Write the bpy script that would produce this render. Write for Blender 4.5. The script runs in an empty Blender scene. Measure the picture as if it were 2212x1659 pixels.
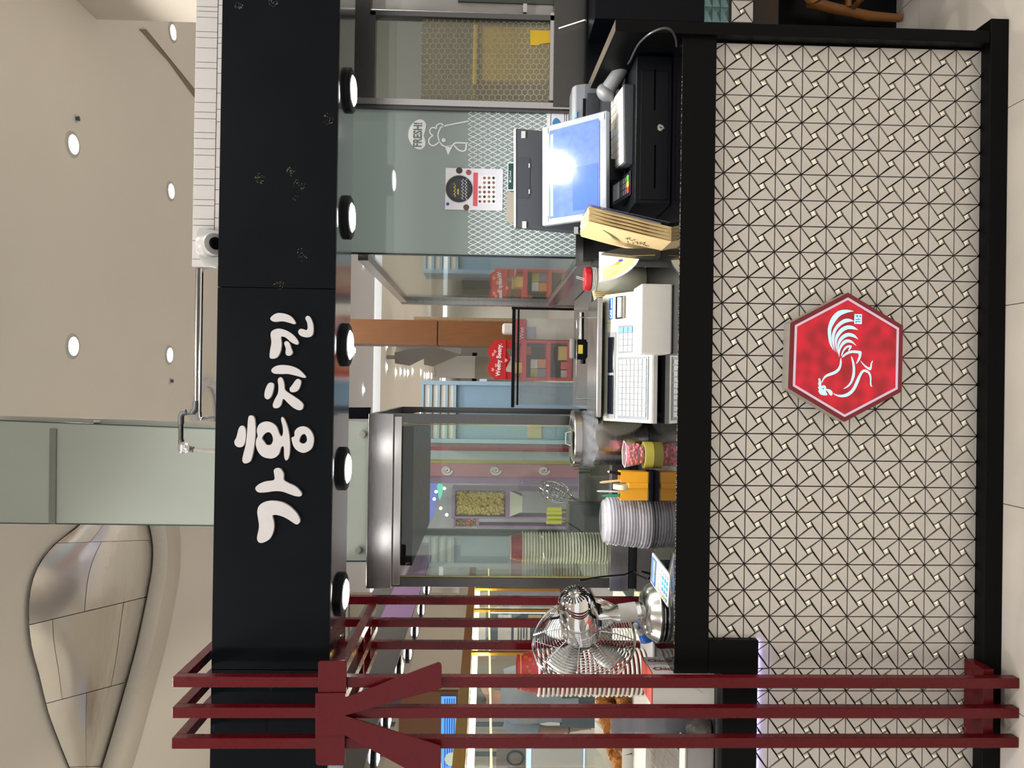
import bpy, bmesh, math, random
from mathutils import Vector, Matrix
from mathutils.geometry import tessellate_polygon
random.seed(7)
SC = bpy.context.scene
COL = SC.collection

# ------------------------------------------------------------------ camera
H = 1.569                                  # eye height
FPX = 1650.0                               # focal length in pixels of the 2212 x 1659 frame
PITCH, ROLL, YAW = math.radians(1.94), 0.0150, math.radians(0.25)
CAMPOS = Vector((0, 0, H))
_f = Vector((math.sin(YAW) * math.cos(PITCH), math.cos(YAW) * math.cos(PITCH), -math.sin(PITCH)))
_r0 = Vector((math.cos(YAW), -math.sin(YAW), 0))
_u0 = _r0.cross(_f)
_r = _r0 * math.cos(ROLL) + _u0 * math.sin(ROLL)
_u = _u0 * math.cos(ROLL) - _r0 * math.sin(ROLL)
cam_data = bpy.data.cameras.new('camera')
cam = bpy.data.objects.new('camera', cam_data)
COL.objects.link(cam)
cam_data.sensor_fit = 'HORIZONTAL'
cam_data.sensor_width = 36.0
cam_data.lens = FPX / 2212.0 * 36.0
cam_data.clip_start, cam_data.clip_end = 0.05, 200
# the photograph is turned a quarter: image left is up in the place, image top is its right
_m = Matrix((( -_u.x, _r.x, -_f.x, CAMPOS.x), (-_u.y, _r.y, -_f.y, CAMPOS.y), (-_u.z, _r.z, -_f.z, CAMPOS.z), (0, 0, 0, 1)))
cam.matrix_world = _m
SC.camera = cam

# ------------------------------------------------------------------ world, exposure
world = bpy.data.worlds.new('mall_light')
SC.world = world
world.use_nodes = True
bg = world.node_tree.nodes['Background']
bg.inputs['Color'].default_value = (1.0, 0.982, 0.97, 1)
bg.inputs['Strength'].default_value = 0.84
SC.view_settings.view_transform = 'Standard'
SC.view_settings.look = 'None'
SC.view_settings.gamma = 1.0
SC.view_settings.use_curve_mapping = False
SC.view_settings.exposure = 0.52
try:
    SC.cycles.max_bounces = 6
    SC.cycles.diffuse_bounces = 3
    SC.cycles.glossy_bounces = 4
    SC.cycles.adaptive_threshold = 0.05
    SC.cycles.transparent_max_bounces = 40
    SC.cycles.caustics_reflective = False
    SC.cycles.caustics_refractive = False
    SC.cycles.sample_clamp_indirect = 6.0
except Exception:
    pass
FASCIA_LAMP_W, CEIL_LAMP_W = 20.0, 52.0

# ------------------------------------------------------------------ helpers
def ray(x, y):
    return _f * FPX + _r * (829.5 - y) + _u * (1106.0 - x)
def at(x, y, Y):
    d = ray(x, y); return CAMPOS + d * (Y / d.y)
def onz(x, y, Z):
    d = ray(x, y); return CAMPOS + d * ((Z - H) / d.z)
def onx(x, y, X):
    d = ray(x, y); return CAMPOS + d * (X / d.x)
def px(n, Y):
    return n * Y / FPX
def V(*a): return Vector(a)

def lin(h):
    h = h.lstrip('#'); o = []
    for i in (0, 2, 4):
        c = int(h[i:i+2], 16) / 255.0
        o.append(c / 12.92 if c <= 0.04045 else ((c + 0.055) / 1.055) ** 2.4)
    return (o[0], o[1], o[2], 1)

MATS = {}
def mat(name, hexc, rough=0.5, metal=0.0, spec=0.5, ns=40.0, na=0.06, bump=0.0, stretch=None, emit=None, estr=0.0, coat=0.0, bscale=None):
    """principled material with a procedural variation of colour, roughness and relief"""
    if name in MATS: return MATS[name]
    m = bpy.data.materials.new(name); m.use_nodes = True
    nt = m.node_tree; b = nt.nodes['Principled BSDF']
    b.inputs['Roughness'].default_value = rough
    b.inputs['Metallic'].default_value = metal
    b.inputs['Specular IOR Level'].default_value = spec
    b.inputs['Coat Weight'].default_value = coat
    b.inputs['Coat Roughness'].default_value = 0.08
    tc = nt.nodes.new('ShaderNodeTexCoord'); mp = nt.nodes.new('ShaderNodeMapping')
    if stretch: mp.inputs['Scale'].default_value = stretch
    nt.links.new(tc.outputs['Object'], mp.inputs['Vector'])
    n = nt.nodes.new('ShaderNodeTexNoise'); n.inputs['Scale'].default_value = ns; n.inputs['Detail'].default_value = 4
    nt.links.new(mp.outputs['Vector'], n.inputs['Vector'])
    mx = nt.nodes.new('ShaderNodeMix'); mx.data_type = 'RGBA'
    c = lin(hexc)
    mx.inputs['A'].default_value = tuple(max(0, v * (1 - na)) for v in c[:3]) + (1,)
    mx.inputs['B'].default_value = tuple(min(1, v * (1 + na)) for v in c[:3]) + (1,)
    nt.links.new(n.outputs['Fac'], mx.inputs['Factor'])
    nt.links.new(mx.outputs['Result'], b.inputs['Base Color'])
    mr = nt.nodes.new('ShaderNodeMapRange')
    mr.inputs['To Min'].default_value = max(0.0, rough * 0.8); mr.inputs['To Max'].default_value = min(1.0, rough * 1.2)
    nt.links.new(n.outputs['Fac'], mr.inputs['Value']); nt.links.new(mr.outputs['Result'], b.inputs['Roughness'])
    if bump:
        bp = nt.nodes.new('ShaderNodeBump'); bp.inputs['Strength'].default_value = bump; bp.inputs['Distance'].default_value = 0.01
        src = n
        if bscale:
            src = nt.nodes.new('ShaderNodeTexNoise'); src.inputs['Scale'].default_value = bscale; src.inputs['Detail'].default_value = 2
            nt.links.new(mp.outputs['Vector'], src.inputs['Vector'])
        nt.links.new(src.outputs['Fac'], bp.inputs['Height']); nt.links.new(bp.outputs['Normal'], b.inputs['Normal'])
    if emit:
        b.inputs['Emission Color'].default_value = lin(emit); b.inputs['Emission Strength'].default_value = estr
    MATS[name] = m
    return m

def glass(name, tint='#e8f2ee', rough=0.02, body=0.0, bodyhex='#9fb0a8', ior=1.45, ns=3.0):
    """clear pane: what passes through is tinted, the rest mirrors; body adds a milky film with a faint smudge"""
    if name in MATS: return MATS[name]
    m = bpy.data.materials.new(name); m.use_nodes = True
    nt = m.node_tree; nt.nodes.remove(nt.nodes['Principled BSDF'])
    out = nt.nodes['Material Output']
    tr = nt.nodes.new('ShaderNodeBsdfTransparent'); tr.inputs['Color'].default_value = lin(tint)
    gl = nt.nodes.new('ShaderNodeBsdfGlossy'); gl.inputs['Roughness'].default_value = rough
    fr = nt.nodes.new('ShaderNodeFresnel')
    ge = nt.nodes.new('ShaderNodeNewGeometry'); mi = nt.nodes.new('ShaderNodeMapRange')      # a thin sheet mirrors alike on both faces
    mi.inputs['To Min'].default_value = ior; mi.inputs['To Max'].default_value = 1.0/ior
    nt.links.new(ge.outputs['Backfacing'], mi.inputs['Value']); nt.links.new(mi.outputs['Result'], fr.inputs['IOR'])
    mx = nt.nodes.new('ShaderNodeMixShader')
    nt.links.new(fr.outputs['Fac'], mx.inputs['Fac'])
    base = tr.outputs['BSDF']
    if body > 0:
        df = nt.nodes.new('ShaderNodeBsdfDiffuse'); df.inputs['Color'].default_value = lin(bodyhex)
        n = nt.nodes.new('ShaderNodeTexNoise'); n.inputs['Scale'].default_value = ns
        mr = nt.nodes.new('ShaderNodeMapRange')
        mr.inputs['To Min'].default_value = max(0, body - 0.06); mr.inputs['To Max'].default_value = min(1, body + 0.06)
        nt.links.new(n.outputs['Fac'], mr.inputs['Value'])
        m2 = nt.nodes.new('ShaderNodeMixShader'); nt.links.new(mr.outputs['Result'], m2.inputs['Fac'])
        nt.links.new(tr.outputs['BSDF'], m2.inputs[1]); nt.links.new(df.outputs['BSDF'], m2.inputs[2])
        base = m2.outputs['Shader']
    nt.links.new(base, mx.inputs[1]); nt.links.new(gl.outputs['BSDF'], mx.inputs[2])
    nt.links.new(mx.outputs['Shader'], out.inputs['Surface'])
    MATS[name] = m
    return m

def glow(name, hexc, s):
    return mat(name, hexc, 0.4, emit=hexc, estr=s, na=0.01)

class MB:
    """collects geometry for ONE mesh object, in world coordinates"""
    def __init__(self): self.v, self.f, self.m = [], [], []
    def add(self, vs, fs, m=0):
        o = len(self.v); self.v += [Vector(p) for p in vs]
        for f in fs: self.f.append(tuple(i + o for i in f)); self.m.append(m)
        return self
    def box(self, a, b, m=0):
        x0, x1 = sorted((a[0], b[0])); y0, y1 = sorted((a[1], b[1])); z0, z1 = sorted((a[2], b[2]))
        return self.add([(x0,y0,z0),(x1,y0,z0),(x1,y1,z0),(x0,y1,z0),(x0,y0,z1),(x1,y0,z1),(x1,y1,z1),(x0,y1,z1)],
                        [(3,2,1,0),(4,5,6,7),(0,1,5,4),(1,2,6,5),(2,3,7,6),(3,0,4,7)], m)
    def obox(self, c, ax, ay, az, m=0):
        c, ax, ay, az = Vector(c), Vector(ax), Vector(ay), Vector(az)
        vs = [c + ax*i + ay*j + az*k for k in (-1, 1) for i, j in ((-1,-1),(1,-1),(1,1),(-1,1))]
        return self.add(vs, [(3,2,1,0),(4,5,6,7),(0,1,5,4),(1,2,6,5),(2,3,7,6),(3,0,4,7)], m)
    def prism(self, pts, vec, m=0, mside=None):
        n = len(pts); vec = Vector(vec); pts = [Vector(p) for p in pts]
        o = len(self.v); self.v += pts + [p + vec for p in pts]
        tri = tessellate_polygon([pts])
        for t in tri:
            self.f.append(tuple(o + i for i in t)); self.m.append(m)
            self.f.append(tuple(o + n + i for i in reversed(t))); self.m.append(m)
        ms = m if mside is None else mside
        for i in range(n):
            j = (i + 1) % n
            self.f.append((o+i, o+j, o+n+j, o+n+i)); self.m.append(ms)
        return self
    def holed(self, loops, vec, m=0):
        loops = [[Vector(p) for p in l] for l in loops]; vec = Vector(vec)
        flat = [p for l in loops for p in l]; n = len(flat); o = len(self.v)
        self.v += flat + [p + vec for p in flat]
        for t in tessellate_polygon(loops):
            self.f.append(tuple(o+i for i in t)); self.m.append(m)
            self.f.append(tuple(o+n+i for i in reversed(t))); self.m.append(m)
        k = 0
        for l in loops:
            for i in range(len(l)):
                j = (i+1) % len(l)
                self.f.append((o+k+i, o+k+j, o+n+k+j, o+n+k+i)); self.m.append(m)
            k += len(l)
        return self
    def ring(self, c, ax, ay, r, n):
        return [c + ax*(r*math.cos(2*math.pi*i/n)) + ay*(r*math.sin(2*math.pi*i/n)) for i in range(n)]
    def lathe(self, prof, c=(0,0,0), axis=(0,0,1), n=24, m=0, closed=False):
        c = Vector(c); a = Vector(axis).normalized()
        ax = a.orthogonal().normalized(); ay = a.cross(ax)
        o = len(self.v)
        for r, z in prof: self.v += self.ring(c + a*z, ax, ay, max(r, 1e-5), n)
        k = len(prof)
        for i in range(k if closed else k - 1):
            i2 = (i+1) % k
            for j in range(n):
                j2 = (j+1) % n
                self.f.append((o+i*n+j, o+i*n+j2, o+i2*n+j2, o+i2*n+j)); self.m.append(m)
        if not closed and not (k == 2 and prof[0][1] == prof[1][1]):
            for i, rev in ((0, True), (k-1, False)):
                if prof[i][0] > 1e-4:
                    idx = [o+i*n+j for j in range(n)]
                    self.f.append(tuple(reversed(idx)) if rev else tuple(idx)); self.m.append(m)
        return self
    def cyl(self, p0, p1, r0, r1=None, n=16, m=0):
        p0, p1 = Vector(p0), Vector(p1); r1 = r0 if r1 is None else r1
        d = p1 - p0
        return self.lathe([(r0, 0), (r1, d.length)], p0, d, n, m)
    def tube(self, pts, r, n=6, closed=False, m=0):
        pts = [Vector(p) for p in pts]; k = len(pts); o = len(self.v); up = None
        rr = r if isinstance(r, (list, tuple)) else [r]*k
        for i, p in enumerate(pts):
            if closed: t = pts[(i+1) % k] - pts[i-1]
            else: t = pts[min(i+1, k-1)] - pts[max(i-1, 0)]
            t = t.normalized() if t.length > 1e-9 else Vector((0,0,1))
            if up is None: up = t.orthogonal().normalized()
            up = (up - t*up.dot(t)); up = up.normalized() if up.length > 1e-6 else t.orthogonal().normalized()
            self.v += self.ring(p, up, t.cross(up), rr[i], n)
        for i in range(k if closed else k-1):
            i2 = (i+1) % k
            for j in range(n):
                j2 = (j+1) % n
                self.f.append((o+i*n+j, o+i*n+j2, o+i2*n+j2, o+i2*n+j)); self.m.append(m)
        if not closed:
            self.f.append(tuple(o+j for j in reversed(range(n)))); self.m.append(m)
            self.f.append(tuple(o+(k-1)*n+j for j in range(n))); self.m.append(m)
        return self
    def ball(self, c, r, n=16, k=10, m=0):
        r = r if isinstance(r, (list, tuple, Vector)) else (r, r, r); c = Vector(c); o = len(self.v)
        self.v.append(c + Vector((0,0,-r[2])))
        for i in range(1, k):
            t = math.pi*i/k
            for j in range(n):
                p = 2*math.pi*j/n
                self.v.append(c + Vector((r[0]*math.sin(t)*math.cos(p), r[1]*math.sin(t)*math.sin(p), -r[2]*math.cos(t))))
        self.v.append(c + Vector((0,0,r[2]))); e = len(self.v)-1
        for j in range(n):
            self.f.append((o, o+1+(j+1) % n, o+1+j)); self.m.append(m)
            self.f.append((e, o+1+(k-2)*n+j, o+1+(k-2)*n+(j+1) % n)); self.m.append(m)
        for i in range(k-2):
            for j in range(n):
                a = o+1+i*n
                self.f.append((a+j, a+(j+1) % n, a+n+(j+1) % n, a+n+j)); self.m.append(m)
        return self
    def grid(self, rows, m=0):
        o = len(self.v); R, Cn = len(rows), len(rows[0])
        for r in rows: self.v += [Vector(p) for p in r]
        for i in range(R-1):
            for j in range(Cn-1):
                self.f.append((o+i*Cn+j, o+i*Cn+j+1, o+(i+1)*Cn+j+1, o+(i+1)*Cn+j)); self.m.append(m)
        return self
    def xf(self, M):
        self.v = [M @ p for p in self.v]; return self

def props(o, label=None, cat=None, group=None, kind=None):
    if label: o['label'] = label
    if cat: o['category'] = cat
    if group: o['group'] = group
    if kind: o['kind'] = kind
    return o
WLOC = {}
def thing(name, label, cat, loc=(0,0,0), group=None, kind=None):
    o = bpy.data.objects.new(name, None); COL.objects.link(o)
    o.location = loc; o.empty_display_size = 0.05
    WLOC[o.name] = Vector(loc)
    return props(o, label, cat, group, kind)
def obj(name, mb, mats, parent=None, smooth=False, bevel=0.0, loc=None, label=None, cat=None, group=None, kind=None, solid=0.0, fixn=True, seg=2):
    """one mesh object; vertices given in world space"""
    if not isinstance(mats, (list, tuple)): mats = [mats]
    base = WLOC[parent.name] if parent is not None else Vector((0,0,0))
    if loc is None:
        if parent is not None: org = base
        else:
            xs = [p.x for p in mb.v]; ys = [p.y for p in mb.v]; zs = [p.z for p in mb.v]
            org = Vector(((min(xs)+max(xs))/2, (min(ys)+max(ys))/2, min(zs)))
    else: org = Vector(loc)
    me = bpy.data.meshes.new(name)
    me.from_pydata([p - org for p in mb.v], [], mb.f)
    for m in mats: me.materials.append(m)
    for i, p in enumerate(me.polygons): p.material_index = mb.m[i]; p.use_smooth = smooth
    if fixn:
        b = bmesh.new(); b.from_mesh(me); bmesh.ops.recalc_face_normals(b, faces=b.faces); b.to_mesh(me); b.free()
    me.update()
    if smooth:
        try: me.set_sharp_from_angle(angle=math.radians(42))
        except Exception: pass
    o = bpy.data.objects.new(name, me); COL.objects.link(o)
    if parent is not None: o.parent = parent; o.location = org - base
    else: o.location = org
    WLOC[o.name] = org
    if solid:
        s = o.modifiers.new('solid', 'SOLIDIFY'); s.thickness = solid; s.offset = 0
    if bevel:
        bv = o.modifiers.new('bevel', 'BEVEL'); bv.width = bevel; bv.segments = seg; bv.limit_method = 'ANGLE'; bv.angle_limit = math.radians(40)
    return props(o, label, cat, group, kind)
def copy_tree(o, parent=None):
    c = o.copy(); COL.objects.link(c); c.parent = parent
    WLOC[c.name] = WLOC.get(o.name, Vector((0,0,0))).copy()
    for ch in o.children: copy_tree(ch, c)
    return c
def crom(pts, n=5, closed=True):
    out = []; k = len(pts)
    rng = range(k) if closed else range(k-1)
    for i in rng:
        if closed: p0, p1, p2, p3 = pts[i-1], pts[i], pts[(i+1) % k], pts[(i+2) % k]
        else: p0, p1, p2, p3 = pts[max(i-1,0)], pts[i], pts[i+1], pts[min(i+2,k-1)]
        for s in range(n):
            t = s/n
            out.append(tuple(0.5*((2*b)+(c-a)*t+(2*a-5*b+4*c-d)*t*t+(3*b-a-3*c+d)*t**3) for a, b, c, d in zip(p0,p1,p2,p3)))
    if not closed: out.append(tuple(pts[-1]))
    return out
def text_mb(body, size, org, right, up, depth=0.001, mb=None, m=0, align='LEFT', bold=0.0, sx=1.0):
    cu = bpy.data.curves.new('lettering', 'FONT'); cu.body = body; cu.size = size; cu.align_x = align; cu.offset = bold
    cu.resolution_u = 3
    o = bpy.data.objects.new('lettering', cu); COL.objects.link(o)
    dg = bpy.context.evaluated_depsgraph_get(); me = o.evaluated_get(dg).to_mesh()
    right, up = Vector(right).normalized(), Vector(up).normalized(); nrm = right.cross(up)
    mb = mb or MB()
    vs = [Vector(org) + right*(v.co.x*sx) + up*v.co.y + nrm*depth for v in me.vertices]
    mb.add(vs, [tuple(p.vertices) for p in me.polygons], m)
    o.evaluated_get(dg).to_mesh_clear()
    bpy.data.objects.remove(o); bpy.data.curves.remove(cu)
    return mb
def imgpoly(pts, Y, s=1.0, o=(0, 0)):
    return [at(p[0]/s + o[0], p[1]/s + o[1], Y) for p in pts]
def lamp(name, kind, loc, power, color=(1,1,1), size=0.05, spot=None, blend=0.6, parent=None, direction=None):
    l = bpy.data.lights.new(name, kind); l.energy = power; l.color = color
    if kind == 'AREA': l.size = size; l.shape = 'DISK'
    else: l.shadow_soft_size = size
    if kind == 'SPOT': l.spot_size = spot or math.radians(120); l.spot_blend = blend
    o = bpy.data.objects.new(name, l); COL.objects.link(o); o.location = loc
    if direction is not None: o.rotation_euler = Vector(direction).to_track_quat('-Z', 'Y').to_euler()
    if parent is not None: o.parent = parent; o.location = Vector(loc) - WLOC[parent.name]
    return o

# ------------------------------------------------------------------ materials
M_tile = mat('tile_ceramic', '#bfb9b1', 0.36, 0.2, ns=260, na=0.07, bump=0.05, stretch=(1, 1, 1))
M_grout = mat('grout_black', '#0b0a0d', 0.7)
M_stud = mat('tile_mirror', '#f2eedd', 0.2, 0.6)
M_fascia = mat('sign_black', '#05080d', 0.38, spec=0.09, ns=6, na=0.15)
M_cblack = mat('counter_black', '#070707', 0.42, spec=0.09, ns=90, na=0.2)
M_ctop = mat('counter_gloss', '#060608', 0.06, spec=0.6, ns=120, na=0.2)
M_chip = mat('chipped_edge', '#8b8474', 0.7)
M_steel = mat('stainless', '#a9a6a3', 0.26, 1.0, ns=14, na=0.08, stretch=(1, 1, 40))
M_steelh = mat('stainless_level', '#a9a6a3', 0.24, 1.0, ns=14, na=0.08, stretch=(1, 1, 30))
M_dsteel = mat('steel_dark', '#5c5b5a', 0.3, 1.0, ns=14, na=0.08, stretch=(1, 1, 40))
M_chrome = mat('chrome', '#d8d8d8', 0.07, 1.0, na=0.02)
M_red = mat('red_enamel', '#520910', 0.28, spec=0.2, ns=30, na=0.1, coat=0.08)
M_white = mat('white_plastic', '#c6c4be', 0.4)
M_cream = mat('cream_plastic', '#b4b3a2', 0.38)
M_black = mat('black_plastic', '#090b10', 0.38, spec=0.16)
M_dgrey = mat('dark_grey_plastic', '#3a3d42', 0.42)
M_grey = mat('grey_plastic', '#7d7c7a', 0.4)
M_lgrey = mat('light_grey', '#b5b4b0', 0.5)
M_letter = mat('letter_white', '#bcb9ba', 0.45)
M_ceil = mat('ceiling_plaster', '#f0eae0', 0.9, ns=2.5, na=0.03)
M_ceilw = mat('ceiling_white', '#d9d8dc', 0.85, ns=2.5, na=0.02)
M_lamp = glow('lamp_white', '#ffffff', 14.0)
M_glass = glass('pane_clear', '#f3f8f5', 0.015, 0.03)
ORD = 'first second third fourth fifth sixth seventh eighth ninth tenth eleventh twelfth thirteenth fourteenth fifteenth sixteenth seventeenth eighteenth nineteenth twentieth twenty-first twenty-second twenty-third twenty-fourth twenty-fifth twenty-sixth twenty-seventh twenty-eighth twenty-ninth thirtieth thirty-first thirty-second'.split()
M_wood = mat('oak_veneer', '#6d431e', 0.5, ns=7, na=0.25, stretch=(14, 14, 1))
M_kraft = mat('kraft_paper', '#d6bb86', 0.8, ns=60, na=0.06)
M_paper = mat('paper_white', '#dcdbe0', 0.7)
# ================================================================== THE SETTING
ZC = 0.993            # countertop height
ZFB, ZFT = 2.026, 2.372   # sign board bottom and top
YF = 2.31             # tiled front of the counter
ZCEIL = H + 2.4

# floor of marble slabs
M_floor = mat('marble_floor', '#c6bfb5', 0.32, ns=3.5, na=0.24, spec=0.5)
M_joint = mat('floor_joint', '#8d857a', 0.8)
floor = obj('floor', MB().box((-14, -6, -0.06), (14, 60, -0.006)), M_joint, kind='structure', label='pale marble slab floor of the mall hall', loc=(0, 0, 0))
slab = None
for i in range(-5, 6):
    for j in range(0, 7):
        x0, y0 = i*0.6 + 0.27, j*0.6 + 0.35
        if slab is None:
            slab = obj('floor_slab', MB().box((x0+0.0015, y0+0.0015, -0.03), (x0+0.5985, y0+0.5985, 0)), M_floor, floor, loc=(x0, y0, 0))
        else:
            c = slab.copy(); COL.objects.link(c); c.location = (x0, y0, 0)
obj('floor_beyond', MB().box((-14, 4.56, -0.03), (14, 60, -0.0005)), M_floor, floor)
obj('floor_behind', MB().box((-14, -6, -0.03), (14, 0.34, -0.0005)), M_floor, floor)

# high plaster ceiling, then the lower white band and the long far ceiling behind
cb = MB().box((-14, -6, ZCEIL), (14, 8.5, ZCEIL+0.1)); 
ceil = obj('ceiling', cb, M_ceil, kind='structure', label='high beige plaster ceiling above the stall', loc=(0, 2, ZCEIL))
obj('drop_face', MB().box((-14, 8.5, H+1.55), (14, 8.6, ZCEIL+0.1)), M_ceil, ceil)
obj('white_band', MB().box((-14, 8.6, H+1.55), (14, 10.55, H+1.65)), M_ceilw, ceil)
obj('cove', MB().box((-14, 10.62, H+1.6), (14, 10.9, H+1.62)), glow('cove_light', '#e8f2ff', 1.1), ceil)
obj('far_ceiling', MB().box((-14, 10.9, H+1.5), (14, 60, H+1.6)), M_ceil, ceil)
slot = [onz(300, 63, ZCEIL), onz(312, 63, ZCEIL), onz(424, 216, ZCEIL), onz(424, 200, ZCEIL)]
obj('slot', MB().prism([p + V(0, 0, -0.012) for p in slot], (0, 0, 0.012)), mat('slot_brown', '#8d8171', 0.7), ceil)
# access panels and stains the plaster shows
obj('wall_right', MB().box((2.2, 2.9, 2.5), (2.7, 4.72, ZCEIL-0.001)), mat('bulkhead_plaster', '#c9c0b2', 0.9, ns=3, na=0.03), kind='structure', label='plaster bulkhead corner under the ceiling at the right')
# far walls of the hall
M_wallb = mat('far_wall_beige', '#b9aa93', 0.85)
obj('wall_far', MB().box((-14, 48, 0), (14, 48.2, H+1.6)), M_wallb, kind='structure', label='distant beige end wall of the mall hall')
wl = MB().box((-9.0, 8.91, 0), (-2.45, 9.1, H+1.54))
obj('wall_left', wl, mat('shop_wall', '#b5aa98', 0.8), kind='structure', label='beige shop wall behind the glass display at the left')

# ceiling downlights
def downlight(p, r, label, group, power=0, zdir=-1, ringmat=None, color=(1, 0.97, 0.93), lit=True):
    t = thing('ceiling_downlight', label, 'light', p, group)
    p = Vector(p)
    obj('trim_ring', MB().lathe([(r, 0.0), (r*0.97, -0.006), (r*0.74, -0.010), (r*0.66, -0.006), (r*0.62, 0.0)], p, n=28), ringmat or M_white, t, smooth=True)
    obj('lens', MB().lathe([(r*0.64, -0.004), (r*0.56, -0.009), (0, -0.010)], p, n=24), M_lamp, t, smooth=True)
    if power: lamp('downlight_lamp', 'SPOT', p + V(0, 0, -0.03), power, color, 0.05, math.radians(150), 0.5, t, (0, 0, -1))
    return t
cl = [((156, 312), 'front ceiling downlight nearer the right bulkhead, beside a small sprinkler'), ((156, 748), 'front ceiling downlight nearer the frosted glass banner'),
      ((368, 413), 'rear ceiling downlight above the white brick board'), ((365, 767), 'rear ceiling downlight above the steel pipes'), ((372, 70), 'ceiling downlight partly behind the right bulkhead edge')]
for q, lb in cl:
    downlight(onz(q[0], q[1], ZCEIL), 0.076, lb, 'high ceiling downlights', CEIL_LAMP_W)
for k, (i, j) in enumerate([(-1.5, 1.6), (0.1, 1.4), (2.3, 1.3), (-1.6, 3.0), (1.5, 3.0), (-2.8, 2.3), (2.9, 2.2), (-3.0, 4.2), (-4.4, 2.6), (-4.6, 5.2), (-4.2, 0.6), (-5.8, 4.0), (0.0, 0.0), (-1.6, 0.0), (1.6, 0.0)]):
    lamp('unseen_hall_lamp', 'SPOT', V(i, j, ZCEIL-0.03), CEIL_LAMP_W, (1, 0.965, 0.91), 0.06, math.radians(150), 0.5, None, (0, 0, -1))  # bare unseen lamps; the far left ones added to brighten floor and ceiling
# sprinklers
for q, lb in [((162, 256), 'small white sprinkler head beside a ceiling downlight'), ((367, 823), 'dark ringed sprinkler head near the pipes'), ((150, 911), 'brown dome detector half hidden by the frosted banner')]:
    p = onz(q[0], q[1], ZCEIL)
    t = thing('fire_sprinkler', lb, 'sprinkler', p, 'sprinklers in the high ceiling')
    obj('collar', MB().lathe([(0.026, 0), (0.024, -0.006), (0.012, -0.008), (0, -0.008)], p, n=18), M_ceilw, t, smooth=True)
    obj('nozzle', MB().lathe([(0.011, -0.006), (0.011, -0.02), (0.016, -0.022), (0, -0.024)], p, n=12), M_dgrey, t, smooth=True)
# ring fitting by the pipes
p = onz(448, 893, ZCEIL - 0.02)
obj('ceiling_ring', MB().lathe([(0.30, 0.02), (0.30, -0.02), (0.25, -0.03), (0.23, -0.01), (0.25, 0.02)], p, n=40, closed=True), M_ceilw, smooth=True, label='round white ceiling ring behind the pipe ends', cat='ceiling fitting')
# far ceiling lights, rows going away
for k, q in enumerate([(765, 757), (785, 842), (835, 793), (855, 804), (865, 803), (874, 805), (881, 805), (891, 802), (909, 804), (917, 811), (922, 812), (926, 811), (932, 812), (786, 566), (835, 746)]):
    z = H + 1.545 if q[0] < 806 else H + 1.495
    p = onz(q[0], q[1], z)
    rr = min(0.16, 0.0036*p.y); kk_ = sorted([765, 785, 835, 855, 865, 874, 881, 891, 909, 917, 922, 926, 932, 786.5, 835.5]).index(q[0] + (0.5 if k > 12 else 0))
    obj('far_downlight', MB().lathe([(rr, 0.0), (rr*0.9, -0.012), (0, -0.014)], p, n=14), M_lamp, smooth=True, loc=p,
        label='%s lit downlight of the distant ceiling counted from the sign board downwards' % ORD[kk_], cat='light', group='distant ceiling downlights')

for X, Yy, w in ((-3, 13, 260), (3, 13, 260), (0, 18, 300), (-3, 25, 300), (3, 30, 400), (0, 5.4, 70), (-3.0, 5.6, 90), (2.5, 6.5, 70)):
    lamp('unseen_hall_lamp', 'SPOT', V(X, Yy, H+1.40 if Yy > 8.5 else ZCEIL-0.05), w, (1, 0.98, 0.94), 0.3, math.radians(155), 0.4, None, (0, 0, -1))  # unseen lamps added to brighten the far hall and the left wing
# leaf shaped mirror cladding on the wall high at the left
Lc = [(215, 1095), (168, 1138), (112, 1183), (75, 1240), (62, 1310), (67, 1390), (85, 1460), (103, 1534), (125, 1595), (150, 1657), (170, 1705)]
Rc = [(300, 1070), (322, 1131), (330, 1175), (330, 1215), (325, 1253), (310, 1330), (293, 1407), (270, 1490), (246, 1575), (222, 1655), (205, 1705)]
Oc = [(345, 1060), (378, 1125), (386, 1170), (385, 1230), (380, 1265), (366, 1340), (348, 1420), (326, 1500), (303, 1585), (280, 1662), (262, 1705)]
def curv(C, t):
    P = crom(C, 8, False); i = t*(len(P)-1); a = int(min(i, len(P)-2)); f = i - a
    return tuple(P[a][k]*(1-f) + P[a+1][k]*f for k in (0, 1))
YL = 6.2
def leafpt(s, t):
    a, b = curv(Lc, t), curv(Rc, t)
    return onz(a[0]*(1-s)+b[0]*s, a[1]*(1-s)+b[1]*s, ZCEIL - 0.02 - 0.07*math.sin(math.pi*min(1, s*1.06))*math.sin(math.pi*(0.1+0.85*t)))
leaf = thing('mirror_leaf', 'large leaf shaped mirror polished metal cladding under the ceiling at the left', 'cladding', (-1.9, 5.0, ZCEIL-0.5))
M_leaf = mat('mirror_cladding', '#ece8df', 0.2, 0.7, ns=2.5, na=0.05, bump=0.3, bscale=5.5)
cuts = [(0.0, 0.18, (0.0, 0.35, 1.0)), (0.18, 0.45, (0.0, 0.47, 1.0)), (0.45, 0.68, (0.0, 0.2, 0.80, 1.0)), (0.68, 0.9, (0.0, 0.5, 1.0)), (0.9, 1.0, (0.0, 0.5, 1.0))]
for t0, t1, ss in cuts:
    for s0, s1 in zip(ss, ss[1:]):
        g = 0.0025; rows = []
        for i in range(9):
            t = t0 + g*0.4 + (t1-t0-g*0.8)*i/8
            rows.append([leafpt(s0+g + (s1-s0-2*g)*j/8, t) for j in range(9)])
        obj('cladding_panel', MB().grid(rows), M_leaf, leaf, smooth=True)
rows = []
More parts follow.
